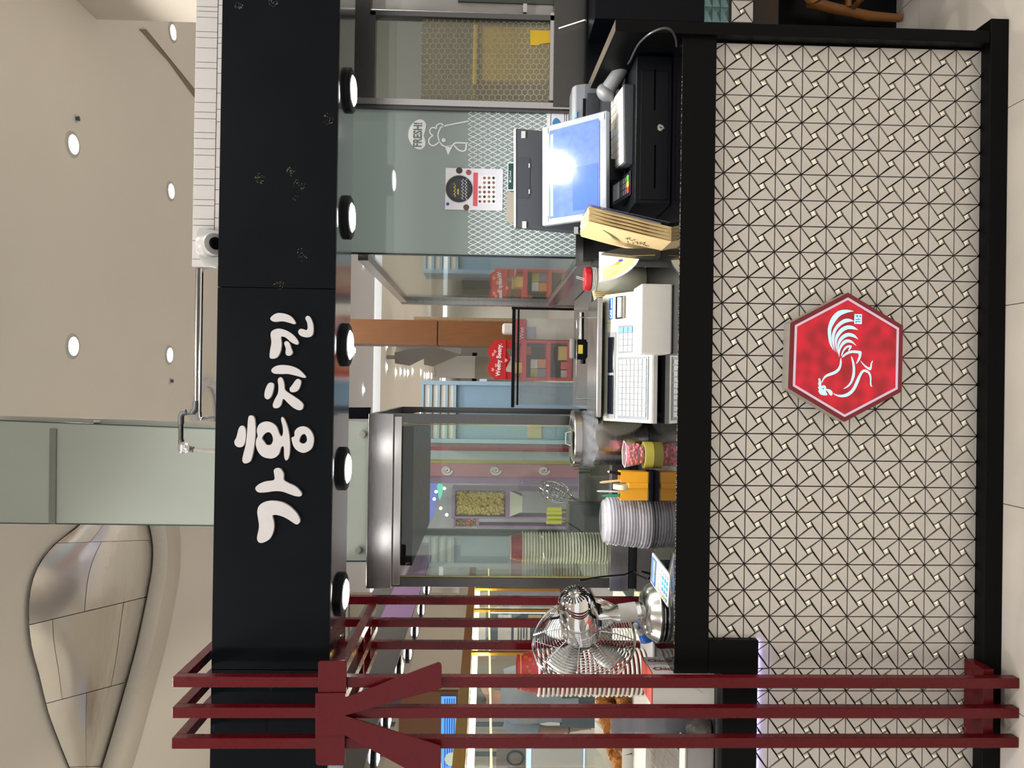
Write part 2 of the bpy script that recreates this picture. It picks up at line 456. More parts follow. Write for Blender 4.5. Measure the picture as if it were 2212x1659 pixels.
for i in range(25):
    a, b = curv(Rc, i/24), curv(Oc, i/24)
    rows.append([onz(a[0], a[1], ZCEIL-0.03), onz((a[0]+b[0])/2, (a[1]+b[1])/2, ZCEIL-0.10), onz(b[0], b[1], ZCEIL-0.012)])
obj('lip', MB().grid(rows), mat('lip_plaster', '#e0d8ca', 0.85), leaf, smooth=True, solid=0.03)
rows = [[leafpt(0.02+0.96*j/6, 0.005+0.99*i/16) + V(0, 0.015, 0.02) for j in range(7)] for i in range(17)]
obj('backing', MB().grid(rows), M_grout, leaf, smooth=True, solid=0.004)

# ================================================================== TILED COUNTER
counter = thing('counter', 'black topped takeaway counter with pinwheel tiled front', 'counter', (0, YF, 0))
XR, XL = 1.066, -0.846          # tile field ends (right board, seam)
XLL = -1.75
obj('body', MB().box((XLL, YF+0.004, 0.055), (XR+0.02, 2.9, 0.80)).box((-0.86, YF+0.004, 0.8), (XR+0.02, 2.9, 0.90)), M_grout, counter)
NX, NZ, PX, PZ = 1.0622, 0.854, 0.0795, 0.08
Q = {'p1': (.357, .448), 'p2': (.548, .343), 'p3': (.633, .533), 'p4': (.452, .629)}
TRI = [((0,0), Q['p4'], (0,1)), ((0,0), (1,0), Q['p1']), ((1,0), (1,1), Q['p2']), ((1,1), (0,1), Q['p3'])]
SQ = [Q['p1'], Q['p2'], Q['p3'], Q['p4']]
def inset(P, d):
    n = len(P); out = []
    A = sum(P[i][0]*P[(i+1)%n][1]-P[(i+1)%n][0]*P[i][1] for i in range(n)); sg = 1 if A > 0 else -1
    E = []
    for i in range(n):
        a, b = P[i], P[(i+1)%n]; dx, dy = b[0]-a[0], b[1]-a[1]; L = math.hypot(dx, dy)
        nx, ny = -dy/L*sg, dx/L*sg
        E.append((a[0]+nx*d, a[1]+ny*d, dx, dy))
    for i in range(n):
        x1, y1, dx1, dy1 = E[i-1]; x2, y2, dx2, dy2 = E[i]
        den = dx1*dy2 - dy1*dx2
        t = ((x2-x1)*dy2 - (y2-y1)*dx2)/den
        out.append((x1+dx1*t, y1+dy1*t))
    return out
def clip(P, ax, lim, keep_ge):
    out = []
    for i in range(len(P)):
        a, b = P[i-1], P[i]
        ia = (a[ax] >= lim) == keep_ge; ib = (b[ax] >= lim) == keep_ge
        if ia != ib:
            t = (lim-a[ax])/(b[ax]-a[ax]); out.append(tuple(a[k]+(b[k]-a[k])*t for k in (0, 1)))
        if ib: out.append(b)
    return out
def tile_mesh(clips, which):
    mb = MB()
    src = [(inset(t, 0.020), 0.0045) for t in TRI] if which == 'tile' else [(inset(SQ, 0.014), 0.0052)]
    for P, th in src:
        for ax, lim, ge in clips: P = clip(P, ax, lim, ge) if len(P) > 2 else P
        if len(P) < 3: continue
        # s = down, t = to the left
        pts = [V(-t*PX, 0, -s*PZ) for s, t in P]
        n = len(pts); c = sum(pts, V(0,0,0))/n
        if which == 'tile':
            top = [c + (p-c)*0.985 + V(0, -th, 0) for p in pts]; low = [p + V(0, -th+0.0012, 0) for p in pts]
            o = len(mb.v); mb.v += [p + V(0, 0.004, 0) for p in pts] + low + top
            for k in range(2):
                for i in range(n):
                    j = (i+1) % n; mb.f.append((o+k*n+i, o+k*n+j, o+(k+1)*n+j, o+(k+1)*n+i)); mb.m.append(0)
            mb.f.append(tuple(o+2*n+i for i in range(n))); mb.m.append(0)
        else:                                   # bevelled mirror stud, like a cut gem
            top = [c + (p-c)*0.45 + V(0, -th-0.0012, 0) for p in pts]; low = [p + V(0, -th+0.0016, 0) for p in pts]
            o = len(mb.v); mb.v += [p + V(0, 0.004, 0) for p in pts] + low + top
            for k in range(2):
                for i in range(n):
                    j = (i+1) % n; mb.f.append((o+k*n+i, o+k*n+j, o+(k+1)*n+j, o+(k+1)*n+i)); mb.m.append(0)
            mb.f.append(tuple(o+2*n+i for i in range(n))); mb.m.append(0)
    return mb
tcache = {}
def place_tile(X, Z, clips=()):
    key = tuple(clips)
    if key not in tcache:
        tm = tile_mesh(clips, 'tile'); sm = tile_mesh(clips, 'stud')
        if not tm.v: tcache[key] = None; return
        o = obj('tile', tm, M_tile, counter, loc=V(0, 0, 0)); s = None
        if sm.v: s = obj('mirror_stud', sm, M_stud, o, loc=V(0, 0, 0))
        tcache[key] = (o.data, s.data if s else None)
        first = (o, s)
    else:
        if tcache[key] is None: return
        o = bpy.data.objects.new('tile', tcache[key][0]); COL.objects.link(o); o.parent = counter
        if tcache[key][1]:
            s = bpy.data.objects.new('mirror_stud', tcache[key][1]); COL.objects.link(s); s.parent = o
    o.location = V(X, YF, Z) - WLOC[counter.name]
    for ch in o.children: ch.location = (0, 0, 0)
ZTILETOP = 0.882
for c in range(24):
    for r in range(-1, 10):
        X, Z = NX - c*PX, NZ - r*PZ
        if c >= 23 and r < 1: continue            # behind the black drop block
        cl_ = []
        if r == -1: cl_.append((0, round((Z-ZTILETOP)/PZ, 4), True))
        if c == 22 and r == 1: pass
        place_tile(X, Z, cl_)
NX2 = -0.914
for c in range(-1, 4):
    for r in range(1, 10):
        X, Z = NX2 - c*PX, NZ - r*PZ
        cl_ = []
        if c == -1: cl_.append((1, round((X-(XL-0.002))/PX, 4), True))
        place_tile(X, Z, cl_)
# countertop slab, drop block, lower part at the left
ctop = obj('countertop', MB().box((-0.853, 2.28, 0.888), (1.075, 2.90, ZC)), [M_cblack, M_ctop], counter)
for p in ctop.data.polygons:
    if p.normal.z > 0.9: p.material_index = 1
bvm = ctop.modifiers.new('bevel', 'BEVEL'); bvm.width = 0.002; bvm.segments = 1
obj('drop_block', MB().box((-0.853, 2.28, 0.735), (-0.752, 2.36, 0.8885)), M_cblack, counter, bevel=0.004)
low = obj('lower_top', MB().box((XLL, 2.285, 0.735), (-0.8535, 3.0, 0.842)), M_cblack, counter, bevel=0.003)
obj('lower_steel', MB().box((XLL, 2.33, 0.842), (-0.86, 3.0, 0.848)), M_steelh, counter)
obj('light_strip', MB().box((XLL, 2.2985, 0.7322), (-0.76, 2.3032, 0.7348)), glow('strip_lavender', '#b4b0ff', 22.0), counter)
obj('plinth', MB().box((XLL, 2.26, 0.0), (1.14, 2.9, 0.0555)), M_cblack, counter, bevel=0.002)
# chips along the front edge of the top
rnd = random.Random(3); ch = MB()
for i in range(260):
    x = rnd.uniform(-0.84, 0.95); w = rnd.uniform(0.001, 0.006); h = rnd.uniform(0.0006, 0.0016)
    ch.box((x, 2.2794, ZC-h), (x+w, 2.2815, ZC+0.0003))
obj('worn_edge', ch, M_chip, counter, kind='stuff')
# right end board standing proud of the counter
p0, p1 = at(1325, 50, 2.262), at(2140, 82, 2.262)
xb0, xb1 = 1.0668, 1.103
sb = obj('end_board', MB().prism([(xb0, 2.262, 0.0565), (xb0, 2.74, 0.0565), (xb0, 2.74, 1.215), (xb0, 2.262, 1.198)], (xb1-xb0, 0, 0)), M_cblack, counter, bevel=0.003)
obj('end_board_edge', MB().prism([(xb0+0.001, 2.264, 1.1985), (xb0+0.001, 2.739, 1.2153), (xb0+0.001, 2.739, 1.2165), (xb0+0.001, 2.264, 1.1997)], (xb1-xb0-0.002, 0, 0)), mat('edge_band', '#4d4436', 0.5), counter)

# ------------------------------------------------------------------ hexagon light box
hexv = [(1832, 632), (1951, 703.5), (1948, 846), (1824, 911.5), (1703, 839), (1708, 697)]
YH = 2.255
sign = thing('hexagon_sign', 'red hexagon light box with a glowing rooster on the tiled front', 'sign', at(1827, 771, YF))
front = [at(x, y, YH) for x, y in hexv]
obj('case', MB().prism([p + V(0, 0.004, 0) for p in front], (0, YF-YH-0.006, 0)), mat('sign_case', '#9a948c', 0.5), sign, bevel=0.002)
M_signred = mat('sign_red_lit', '#86101f', 0.25, ns=14, na=0.1, emit='#b0041f', estr=0.40)
_nt = M_signred.node_tree; _n = _nt.nodes.new('ShaderNodeTexNoise'); _n.inputs['Scale'].default_value = 9; _n.inputs['Detail'].default_value = 0
_mr = _nt.nodes.new('ShaderNodeMapRange'); _mr.inputs['From Min'].default_value = 0.3; _mr.inputs['From Max'].default_value = 0.7; _mr.inputs['To Min'].default_value = 0.2; _mr.inputs['To Max'].default_value = 0.75
_nt.links.new(_n.outputs['Fac'], _mr.inputs['Value']); _nt.links.new(_mr.outputs['Result'], _nt.nodes['Principled BSDF'].inputs['Emission Strength'])
_c = sum(front, V(0,0,0))/6
obj('rim', MB().holed([front, [_c + (p-_c)*0.92 for p in front]], (0, 0.0035, 0)), mat('sign_red_rim', '#6d0f1a', 0.3), sign)
obj('face', MB().prism([_c + (p-_c)*0.9195 for p in front], (0, 0.0035, 0)), M_signred, sign)
def hexscale(k): 
    c = sum(front, V(0,0,0))/6; return [c + (p-c)*k + V(0, -0.0008, 0) for p in front]
obj('border_line', MB().holed([hexscale(0.925), hexscale(0.885)], (0, 0.001, 0)), mat('sign_line', '#c9b3c6', 0.4, emit='#c9b3d6', estr=0.15), sign)
M_roost = glow('rooster_lit', '#9fe0f2', 0.62)
def rp(pts, n=5, smooth=True):
    P = [(x/7.2111+1740, y/7.2130+650) for x, y in pts]
    return [at(a, b, YH-0.001) for a, b in (crom(P, n) if smooth else P)]
def crescent(a, b, name='feather'):
    """outline from two open curves sharing both ends"""
    A = crom(a, 6, False); B = crom(b, 6, False)
    P = A + list(reversed(B))[1:-1]
    pts = [at(x/7.2111+1740, y/7.2130+650, YH-0.001) for x, y in P]
    obj(name, MB().prism(pts, (0, 0.001, 0)), M_roost, sign)
crescent([(755,160),(640,138),(510,160),(410,260),(357,400),(352,520),(380,670),(440,770)], [(755,160),(640,185),(530,240),(450,340),(405,440),(400,560),(415,680),(440,770)])
crescent([(760,318),(700,285),(620,280),(530,330),(460,410),(420,500),(412,600),(435,700),(468,793)], [(760,318),(680,325),(590,355),(510,420),(465,500),(448,590),(450,690),(468,793)])
crescent([(820,452),(740,395),(650,383),(565,420),(500,490),(465,570),(465,680),(500,822)], [(820,452),(740,440),(660,440),(590,475),(530,540),(490,620),(485,720),(500,822)])
crescent([(823,598),(760,525),(670,498),(590,525),(530,590),(500,670),(500,760),(528,870)], [(823,598),(750,565),(670,553),(600,585),(550,640),(520,710),(515,790),(528,870)])
crescent([(792,697),(720,620),(650,600),(585,630),(540,700),(518,780),(525,872)], [(792,697),(720,655),(650,650),(595,685),(555,740),(535,800),(525,872)])
for P in ([(557,855),(575,790),(610,730),(650,697),(700,692),(718,703),(712,735),(680,775),(668,768),(685,735),(680,722),(640,740),(600,785),(570,850)],
          [(570,880),(600,835),(660,790),(730,772),(800,775),(868,790),(865,860),(840,925),(792,978),(812,920),(832,860),(826,822),(780,812),(710,812),(640,840),(590,875)],
          [(553,887),(562,940),(558,1010),(530,1080),(475,1130),(400,1160),(330,1185),(285,1225),(255,1280),(268,1220),(310,1160),(375,1125),(450,1095),(505,1050),(533,990),(542,930)],
          [(713,862),(745,920),(768,1010),(772,1100),(760,1190),(720,1280),(665,1340),(590,1370),(650,1325),(700,1260),(725,1180),(738,1090),(735,990),(722,920)],
          [(435,1440),(490,1460),(560,1463),(630,1445),(700,1400),(750,1330),(790,1240),(830,1160),(870,1095),(915,1068),(965,1082),(1005,1120),(1025,1180),(1025,1260),(1030,1320),(1045,1328),(1020,1332),(1008,1290),(1005,1200),(985,1140),(945,1110),(905,1110),(870,1160),(835,1250),(790,1350),(735,1430),(660,1485),(580,1500),(510,1490),(460,1465)],
          [(858,930),(890,965),(940,1010),(985,1035),(1010,1025),(1020,970),(1050,930),(1035,985),(1028,1050),(1010,1078),(975,1065),(920,1020),(880,970)],
          [(205,1210),(225,1212),(240,1250),(250,1330),(275,1315),(305,1322),(322,1350),(320,1385),(318,1410),(340,1465),(300,1470),(265,1465),(232,1452),(205,1410),(212,1380),(198,1350),(210,1330),(200,1290),(208,1260)],
          [(322,1375),(360,1375),(400,1395),(422,1430),(412,1468),(385,1470),(360,1430),(330,1395)]):
    obj('rooster_stroke', MB().prism(rp(P), (0, 0.001, 0)), M_roost, sign)
obj('seal', MB().prism(rp([(765,205),(878,208),(876,360),(762,357)], smooth=False), (0, 0.001, 0)), M_roost, sign)
sl = MB()
for P in ([(775,285),(857,290),(857,300),(775,296)], [(820,265),(828,265),(828,288),(820,288)], [(780,315),(857,320),(857,330),(780,326)], [(780,326),(790,326),(790,350),(780,350)],
          [(775,225),(795,220),(795,228),(778,234)], [(795,230),(806,222),(816,230),(808,258),(798,250)], [(822,238),(834,238),(834,244),(822,244)], [(842,235),(852,225),(864,238),(858,256),(846,252)]):
    sl.prism([p + V(0, -0.0006, 0) for p in rp(P, smooth=False)], (0, 0.001, 0))
obj('seal_marks', sl, mat('seal_ink', '#3a2f9a', 0.5), sign)
obj('eye', MB().lathe([(0.0021, 0), (0, 0.0)], at(276/7.211+1740, 1366/7.211+650, YH-0.0016), (0, -1, 0), 12), mat('eye_ink', '#57508f', 0.5), sign)

# ================================================================== SIGN BOARD ABOVE
fb = thing('sign_board', 'long black shop sign board with white Korean lettering', 'sign', (0, 2.30, ZFB))
xs1 = at(600, 622, 2.30).x; xs2 = at(600, 1447, 2.30).x
for a, b in ((xs1+0.0008, 1.75), (xs2+0.0008, xs1-0.0008), (-1.6, xs2-0.0008)):
    obj('front_panel', MB().box((a, 2.30, ZFB), (b, 2.318, ZFT)), M_fascia, fb, bevel=0.0015)
obj('frame', MB().box((-1.6, 2.318, ZFB+0.004), (1.75, 2.57, ZFT-0.002)), M_fascia, fb)
obj('underside', MB().box((-1.6, 2.319, ZFB+0.0002), (1.75, 2.57, ZFB+0.0038)), mat('underside_steel', '#8f9296', 0.12, 1.0, ns=10, na=0.06, stretch=(40, 1, 1)), fb)
obj('hatch', MB().box((at(600, 1525, 2.3).x, 2.2985, ZFB+0.18), (at(600, 1580, 2.3).x, 2.301, ZFT-0.01)).box((at(600, 1540, 2.3).x, 2.2985, ZFB+0.01), (at(600, 1447, 2.3).x-0.002, 2.301, ZFB+0.17)), M_fascia, fb, bevel=0.001)
S5, O5 = 2.9625, (440, 520)
STR = [
 ([(428,600),(440,575),(480,562),(530,575),(575,605),(605,645),(597,665),(560,650),(525,620),(495,615),(498,660),(490,710),(470,745),(440,755),(422,745),(425,700),(433,650)], None),
 ([(515,655),(530,642),(548,655),(560,690),(568,715),(555,733),(535,735),(524,720),(525,690)], None),
 ([(426,498),(445,475),(480,462),(530,470),(565,490),(588,525),(575,533),(540,523),(500,515),(465,518),(440,515)], None),
 ([(650,495),(665,480),(685,495),(700,540),(700,590),(685,612),(655,618),(620,608),(604,585),(615,565),(635,565),(655,572),(665,560),(662,525)], None),
 ([(432,830),(455,805),(500,795),(560,802),(610,825),(652,868),(640,877),(595,865),(540,853),(490,853),(450,850)], None),
 ([(388,985),(395,950),(412,915),(432,908),(448,920),(445,955),(432,995),(410,1015),(392,1005)], None),
 ([(474,890),(490,873),(505,885),(515,920),(520,955),(560,985),(605,1015),(635,1045),(632,1075),(610,1085),(575,1070),(540,1040),(508,1012),(495,1050),(475,1070),(450,1070),(442,1050),(455,1015),(475,975),(478,930)], None),
 ([(550,945),(565,925),(590,890),(608,885),(622,900),(615,935),(600,960),(575,970),(555,965)], None),
 ([(196,1285),(210,1255),(225,1200),(245,1183),(265,1200),(270,1240),(265,1285),(250,1315),(225,1322),(203,1310)], None),
 ([(285,1135),(300,1118),(322,1130),(330,1180),(330,1250),(320,1330),(305,1395),(290,1418),(262,1425),(247,1405),(255,1360),(270,1300),(278,1220)], None),
 ([(345,1250),(340,1210),(355,1175),(390,1158),(430,1163),(465,1190),(482,1235),(498,1252),(507,1230),(505,1190),(495,1145),(502,1128),(520,1150),(540,1210),(550,1280),(550,1350),(540,1395),(525,1405),(515,1380),(512,1320),(495,1322),(480,1365),(450,1390),(415,1393),(375,1380),(345,1345),(333,1300),(338,1268)],
  [(372,1265),(385,1240),(410,1225),(432,1235),(443,1265),(440,1290),(425,1307),(400,1305),(385,1285)]),
 ([(563,1260),(580,1250),(582,1220),(605,1195),(640,1188),(675,1205),(700,1245),(703,1290),(690,1330),(660,1352),(630,1357),(595,1340),(575,1315),(565,1285)],
  [(613,1270),(625,1245),(645,1237),(658,1255),(660,1280),(645,1297),(625,1297),(612,1285)]),
 ([(330,1585),(350,1560),(390,1542),(448,1532),(452,1500),(448,1470),(465,1455),(490,1460),(510,1490),(512,1530),(540,1550),(590,1575),(625,1615),(620,1635),(590,1635),(550,1622),(500,1605),(450,1603),(400,1610),(350,1610)], None)]
for outer, hole in STR:
    loops = [[at(x/S5+O5[0], y/S5+O5[1], 2.288) for x, y in crom(outer, 4)]]
    if hole: loops.append([at(x/S5+O5[0], y/S5+O5[1], 2.288) for x, y in crom(hole, 4)])
    obj('letter_stroke', MB().holed(loops, (0, 0.012, 0)), M_letter, fb)
g = [(200,590),(230,450),(330,345),(480,290),(650,280),(850,310),(1000,375),(1150,480),(1290,630),(1365,770),(1375,850),(1340,910),(1280,930),(1200,890),(1050,790),(900,715),(760,672),(660,668),(615,700),(650,850),(660,970),(640,1130),(560,1310),(450,1395),(320,1440),(240,1420),(195,1340),(205,1220),(240,1060),(245,920),(215,720)]
obj('letter_stroke', MB().holed([[at(x/12.7625+540, y/12.7615+1060, 2.288) for x, y in crom(g, 4)]], (0, 0.012, 0)), M_letter, fb)
# dried glue left on the board
rnd = random.Random(11); gl = MB()
for cx, cy, rr, n in [(515, 12, 9, 26), (590, 5, 10, 26), (710, 258, 14, 22), (562, 385, 12, 34), (628, 370, 10, 26), (645, 398, 14, 16), (652, 550, 14, 18), (602, 616, 12, 14), (640, 430, 8, 6)]:
    for i in range(n):
        a = rnd.uniform(0, 6.28); d = rr*math.sqrt(rnd.random()); x, y = cx+d*math.cos(a), cy+d*math.sin(a); b = a+1.57+rnd.uniform(-.6, .6); L = rnd.uniform(0.6, 2.2)
        p, q = at(x-L*math.cos(b), y-L*math.sin(b), 2.2993), at(x+L*math.cos(b), y+L*math.sin(b), 2.2993); w = V(0.0003, 0, 0.0003)
        gl.prism([p-w, q-w, q+w, p+w], (0, 0.0006, 0))
obj('glue_residue', gl, mat('dried_glue', '#7d745f', 0.5), fb, kind='stuff')

# downlights under the sign board
names = ['rightmost', 'second from the right', 'middle', 'second from the left', 'leftmost']
for (x, y), nm in zip([(752, 196), (749, 470), (745, 745), (740, 1012), (735, 1283)], names):
    p = onz(x, y, ZFB)
    t = thing('sign_downlight', '%s of the five round downlights under the black sign board' % nm, 'light', p, 'downlights under the sign board')
    r = 0.070
    obj('ring', MB().lathe([(r, 0.0), (r, -0.012), (r*0.93, -0.016), (r*0.70, -0.016), (r*0.66, -0.012), (r*0.62, 0.0)], p, n=36), M_black, t, smooth=True)
    obj('inner_ring', MB().lathe([(r*0.70, -0.0155), (r*0.68, -0.0175), (r*0.65, -0.0155), (r*0.66, -0.006)], p, n=32), M_chrome, t, smooth=True)
    obj('lens', MB().lathe([(r*0.68, -0.0165), (r*0.56, -0.022), (r*0.25, -0.025), (0, -0.0255)], p, n=28), M_lamp, t, smooth=True)
    lamp('sign_downlight_lamp', 'SPOT', p + V(0, 0, -0.03), FASCIA_LAMP_W, (0.97, 0.98, 1.0), 0.035, math.radians(125), 0.7, t, (0, 0.06, -1))

# ================================================================== RED LATTICE SCREEN
fence = thing('lattice_screen', 'dark red lacquered steel lattice screen at the left of the counter', 'screen', (-0.93, 2.2, 0))
PW = 0.030; YP, YB = 2.18, 2.95; ZTOP = 2.437; ZR = H + 0.432
pxs = [-0.8425, -0.9290, -1.0150]
for X in pxs:
    obj('post', MB().box((X-PW/2, YP, 0.001), (X+PW/2, YP+PW, ZTOP)), M_red, fence, bevel=0.002)
    obj('back_post', MB().box((X-PW/2+0.016, YB, 0.956), (X+PW/2+0.016, YB+PW, ZTOP)), M_red, fence, bevel=0.002)
    obj('top_rail', MB().box((X-PW/2, YP+PW+0.0005, ZTOP-PW), (X+PW/2, YB-0.0005, ZTOP)), M_red, fence, bevel=0.002)
    obj('depth_rail', MB().box((X-PW/2, YP+PW+0.0005, ZR-PW), (X+PW/2, YB-0.0005, ZR)), M_red, fence, bevel=0.002)
for Yc in (2.64, 2.80):
    for a, b in ((pxs[0], pxs[1]), (pxs[1], pxs[2])):
        obj('cross_bar', MB().box((b+PW/2+0.0005, Yc, ZR-0.026), (a-PW/2-0.0005, Yc+0.012, ZR-0.004)), M_red, fence)
obj('foot_bar', MB().box((pxs[2]-0.03, YP+PW+0.001, 0.057), (pxs[0]+0.03, YF-0.008, 0.088)), M_red, fence, bevel=0.001)
YK = 2.168
def kp(pts, dy=0): return [at(x, y, YK+dy) for x, y in pts]
obj('sign_bar', MB().prism(kp([(690,1428),(745,1427),(749,1432),(748,1500),(687,1500),(687,1432)]), (0, 0.005, 0)), M_red, fence, bevel=0.0012)
obj('sign_bar', MB().prism(kp([(681,1588),(745,1588),(745,1649),(741,1654),(686,1654),(682,1649)]), (0, 0.005, 0)), M_red, fence, bevel=0.0012)
obj('sign_glyph', MB().prism(kp([(681,1498),(746,1497),(746,1507),(945,1431),(951,1432),(954,1438),(954,1487),(946,1490),(745,1546),(952,1611),(953,1690),(930,1690),(745,1589),(681,1589)], -0.006), (0, 0.005, 0)), M_red, fence, bevel=0.0012)
# ================================================================== ABOVE THE SIGN BOARD
def pbox(x0, x1, y0, y1, Y, d, mb=None, m=0):
    """box whose front face fills the image rectangle at depth Y, d deep"""
    a, b, c, e = at(x0, y0, Y), at(x0, y1, Y), at(x1, y1, Y), at(x1, y0, Y)
    X0, X1 = (b.x+c.x)/2, (a.x+e.x)/2; Z0, Z1 = (c.z+e.z)/2, (a.z+b.z)/2
    return (mb or MB()).box((X0, Y, Z0), (X1, Y+d, Z1), m)
# white brick board
brd = thing('brick_board', 'white painted brick panel standing on top of the sign board', 'panel', (0.75, 2.45, ZFT))
M_brick = mat('white_brick', '#c0bcba', 0.7, ns=30, na=0.04)
xa, xb = at(440, 577, 2.45).x, 1.8
zt = at(419, 300, 2.45).z; zm = at(466.5, 300, 2.45).z; zb = ZFT - 0.05
obj('backing', MB().box((xa, 2.456, zb), (xb, 2.50, zt)), mat('brick_joint', '#a39f9d', 0.8), brd)
ys = [-62, -18, 14, 24, 37, 68, 81, 103, 134, 147, 191, 221, 242, 256, 286, 299, 321, 335, 365, 386, 400, 431, 444, 473, 487, 520, 560, 577]
for a, b in zip(ys, ys[1:]):
    p, q = at(440, a, 2.45).x, at(440, b, 2.45).x
    obj('brick', MB().box((q+0.0008, 2.45, zm+0.001), (p-0.0008, 2.458, zt)), M_brick, brd, bevel=0.001, seg=1)
ys2 = [-62, 10, 50, 80, 92, 125, 157, 200, 235, 262, 320, 360, 385, 409, 440, 470, 520, 577]
for a, b in zip(ys2, ys2[1:]):
    p, q = at(440, a, 2.45).x, at(440, b, 2.45).x
    obj('brick', MB().box((q+0.0008, 2.45, zb), (p-0.0008, 2.458, zm-0.001)), M_brick, brd, bevel=0.001, seg=1)
# security camera
cc = thing('security_camera', 'white dome security camera on a grey bracket above the sign board', 'camera', at(470, 530, 2.40))
pc = at(452, 528, 2.40)
ex, ez = V(1, 0, 0), V(0, 0, 1)
obj('bracket', MB().prism([at(x, y, 2.42) for x, y in [(424,498),(428,492),(440,493),(480,500),(480,575),(465,577),(440,572),(428,556),(424,530)]], (0, 0.03, 0)), mat('bracket_grey', '#a9aaa6', 0.5), cc, bevel=0.004)
obj('dome', MB().ball(at(447, 531, 2.40), 0.036, 20, 14), mat('camera_white', '#b5b3b2', 0.35), cc, smooth=True)
obj('hood', MB().lathe([(0.030, 0.0), (0.036, 0.022), (0.033, 0.034), (0.024, 0.036)], at(455, 531, 2.392), (0.05, -0.75, -0.65), 20), mat('camera_white2', '#adaaa9', 0.35), cc, smooth=True)
obj('lens', MB().lathe([(0.020, 0.03), (0.019, 0.037), (0.010, 0.039), (0.0, 0.036)], at(456, 530, 2.39), (0.05, -0.75, -0.65), 18), M_black, cc, smooth=True)
# pipes
Yp = 2.475
def pipe(name, pts, r, m, parent, n=10): return obj(name, MB().tube([at(x, y, Yp+d) for x, y, d in pts], r, n), m, parent, smooth=True)
pp = thing('sprinkler_pipe', 'thicker steel pipe above the sign board turning up through grey elbows', 'pipe', at(426, 720, Yp), 'steel pipes above the sign board')
M_fit = mat('pipe_fitting', '#5f6163', 0.45, 0.6)
pipe('run', [(427, 560, 0), (424, 868, 0)], 0.0062, M_steelh, pp)
pipe('elbow', [(424, 866, 0), (423, 884, 0), (418, 889, 0), (416, 893, 0)], 0.0095, M_fit, pp)
pipe('nipple', [(416, 891, 0), (402, 893, 0)], 0.006, M_fit, pp)
pipe('elbow', [(403, 890, 0), (394, 893, 0), (391, 900, 0), (391, 916, 0)], 0.0095, M_fit, pp)
pipe('drop', [(391, 914, 0), (391, 952, 0)], 0.0075, M_dsteel, pp)
pipe('elbow', [(391, 950, 0), (392, 962, 0), (398, 968, 0), (418, 971, 0)], 0.0095, M_fit, pp)
pipe('branch', [(414, 971, 0), (500, 975, 0)], 0.006, M_steelh, pp)
obj('flange', MB().lathe([(0.019, 0), (0.019, 0.006), (0.012, 0.009), (0.005, 0.006), (0, 0.006)], at(398, 967, Yp-0.012), (0, -1, 0), 20), M_chrome, pp, smooth=True)
pp2 = thing('sprinkler_pipe', 'thinner bright steel pipe running just under the thicker one', 'pipe', at(434, 720, Yp), 'steel pipes above the sign board')
pipe('run', [(436, 562, 0), (431, 892, 0)], 0.006, M_chrome, pp2)
pipe('elbow', [(431, 890, 0), (431, 902, 0), (437, 905, 0)], 0.008, M_chrome, pp2)
pipe('branch', [(436, 904, 0), (500, 896, 0)], 0.004, M_fit, pp2)
# frosted glass banner
M_frost = glass('frosted_glass', '#dbe4de', 0.05, 0.82, '#c3cbc2', ns=1.6)
ban = thing('glass_banner', 'tall frosted green glass sheet hanging above the sign board', 'glass panel', at(466, 1030, 3.6))
obj('sheet', MB().prism([at(-6, 908, 3.6), at(480, 927, 3.6), at(480, 1136, 3.6), at(-6, 1130, 3.6)], (0, 0.012, 0)), M_frost, ban)
obj('edge', MB().prism([at(-6, 907, 3.598), at(480, 926, 3.598), at(480, 928, 3.598), at(-6, 909, 3.598)], (0, 0.014, 0)), mat('glass_edge', '#2f4a4a', 0.2), ban)
obj('edge', MB().prism([at(-6, 1129, 3.598), at(480, 1135, 3.598), at(480, 1137, 3.598), at(-6, 1131, 3.598)], (0, 0.014, 0)), mat('glass_edge', '#2f4a4a', 0.2), ban)
obj('rear_sheet', MB().prism([at(-6, 898, 3.66), at(480, 912, 3.66), at(480, 1122, 3.66), at(-6, 1118, 3.66)], (0, 0.006, 0)), mat('white_film', '#c6c7be', 0.6), ban)
obj('joint_bar', MB().prism([at(107, 926, 3.59), at(121, 927, 3.59), at(119, 1132, 3.59), at(105, 1131, 3.59)], (0, 0.008, 0)), mat('joint_grey', '#8f948c', 0.4, 0.5), ban)
for q in [(130, 918), (211, 912)]:
    obj('standoff', MB().cyl(at(q[0]-7, q[1], 3.62), at(q[0]+7, q[1], 3.62), 0.0075, n=14), M_chrome, ban, smooth=True)
# its lower piece under the board
lb = thing('glass_signplate', 'low frosted glass plate with two round steel standoffs under the sign board', 'glass panel', at(800, 1060, 3.1))
obj('sheet', MB().prism([at(700, 908, 3.1), at(812, 912, 3.1), at(812, 1212, 3.1), at(700, 1212, 3.1)], (0, 0.01, 0)), M_frost, lb)
for q in [(783, 938), (773, 1188)]:
    obj('standoff', MB().lathe([(0.0, -0.004), (0.013, -0.004), (0.0145, 0.0), (0.0145, 0.012), (0, 0.012)], at(q[0], q[1], 3.09), (0, 1, 0), 20), mat('standoff_steel', '#b9b7b3', 0.4, 0.5), lb, smooth=True)
obj('edge', MB().prism([at(700, 1211, 3.098), at(812, 1211, 3.098), at(812, 1214, 3.098), at(700, 1214, 3.098)], (0, 0.014, 0)), mat('glass_edge', '#2f4a4a', 0.2), lb)
obj('clip_rail', MB().prism([at(700, 880, 3.12), at(800, 880, 3.12), at(800, 905, 3.12), at(700, 905, 3.12)], (0, 0.02, 0)), M_chrome, lb)

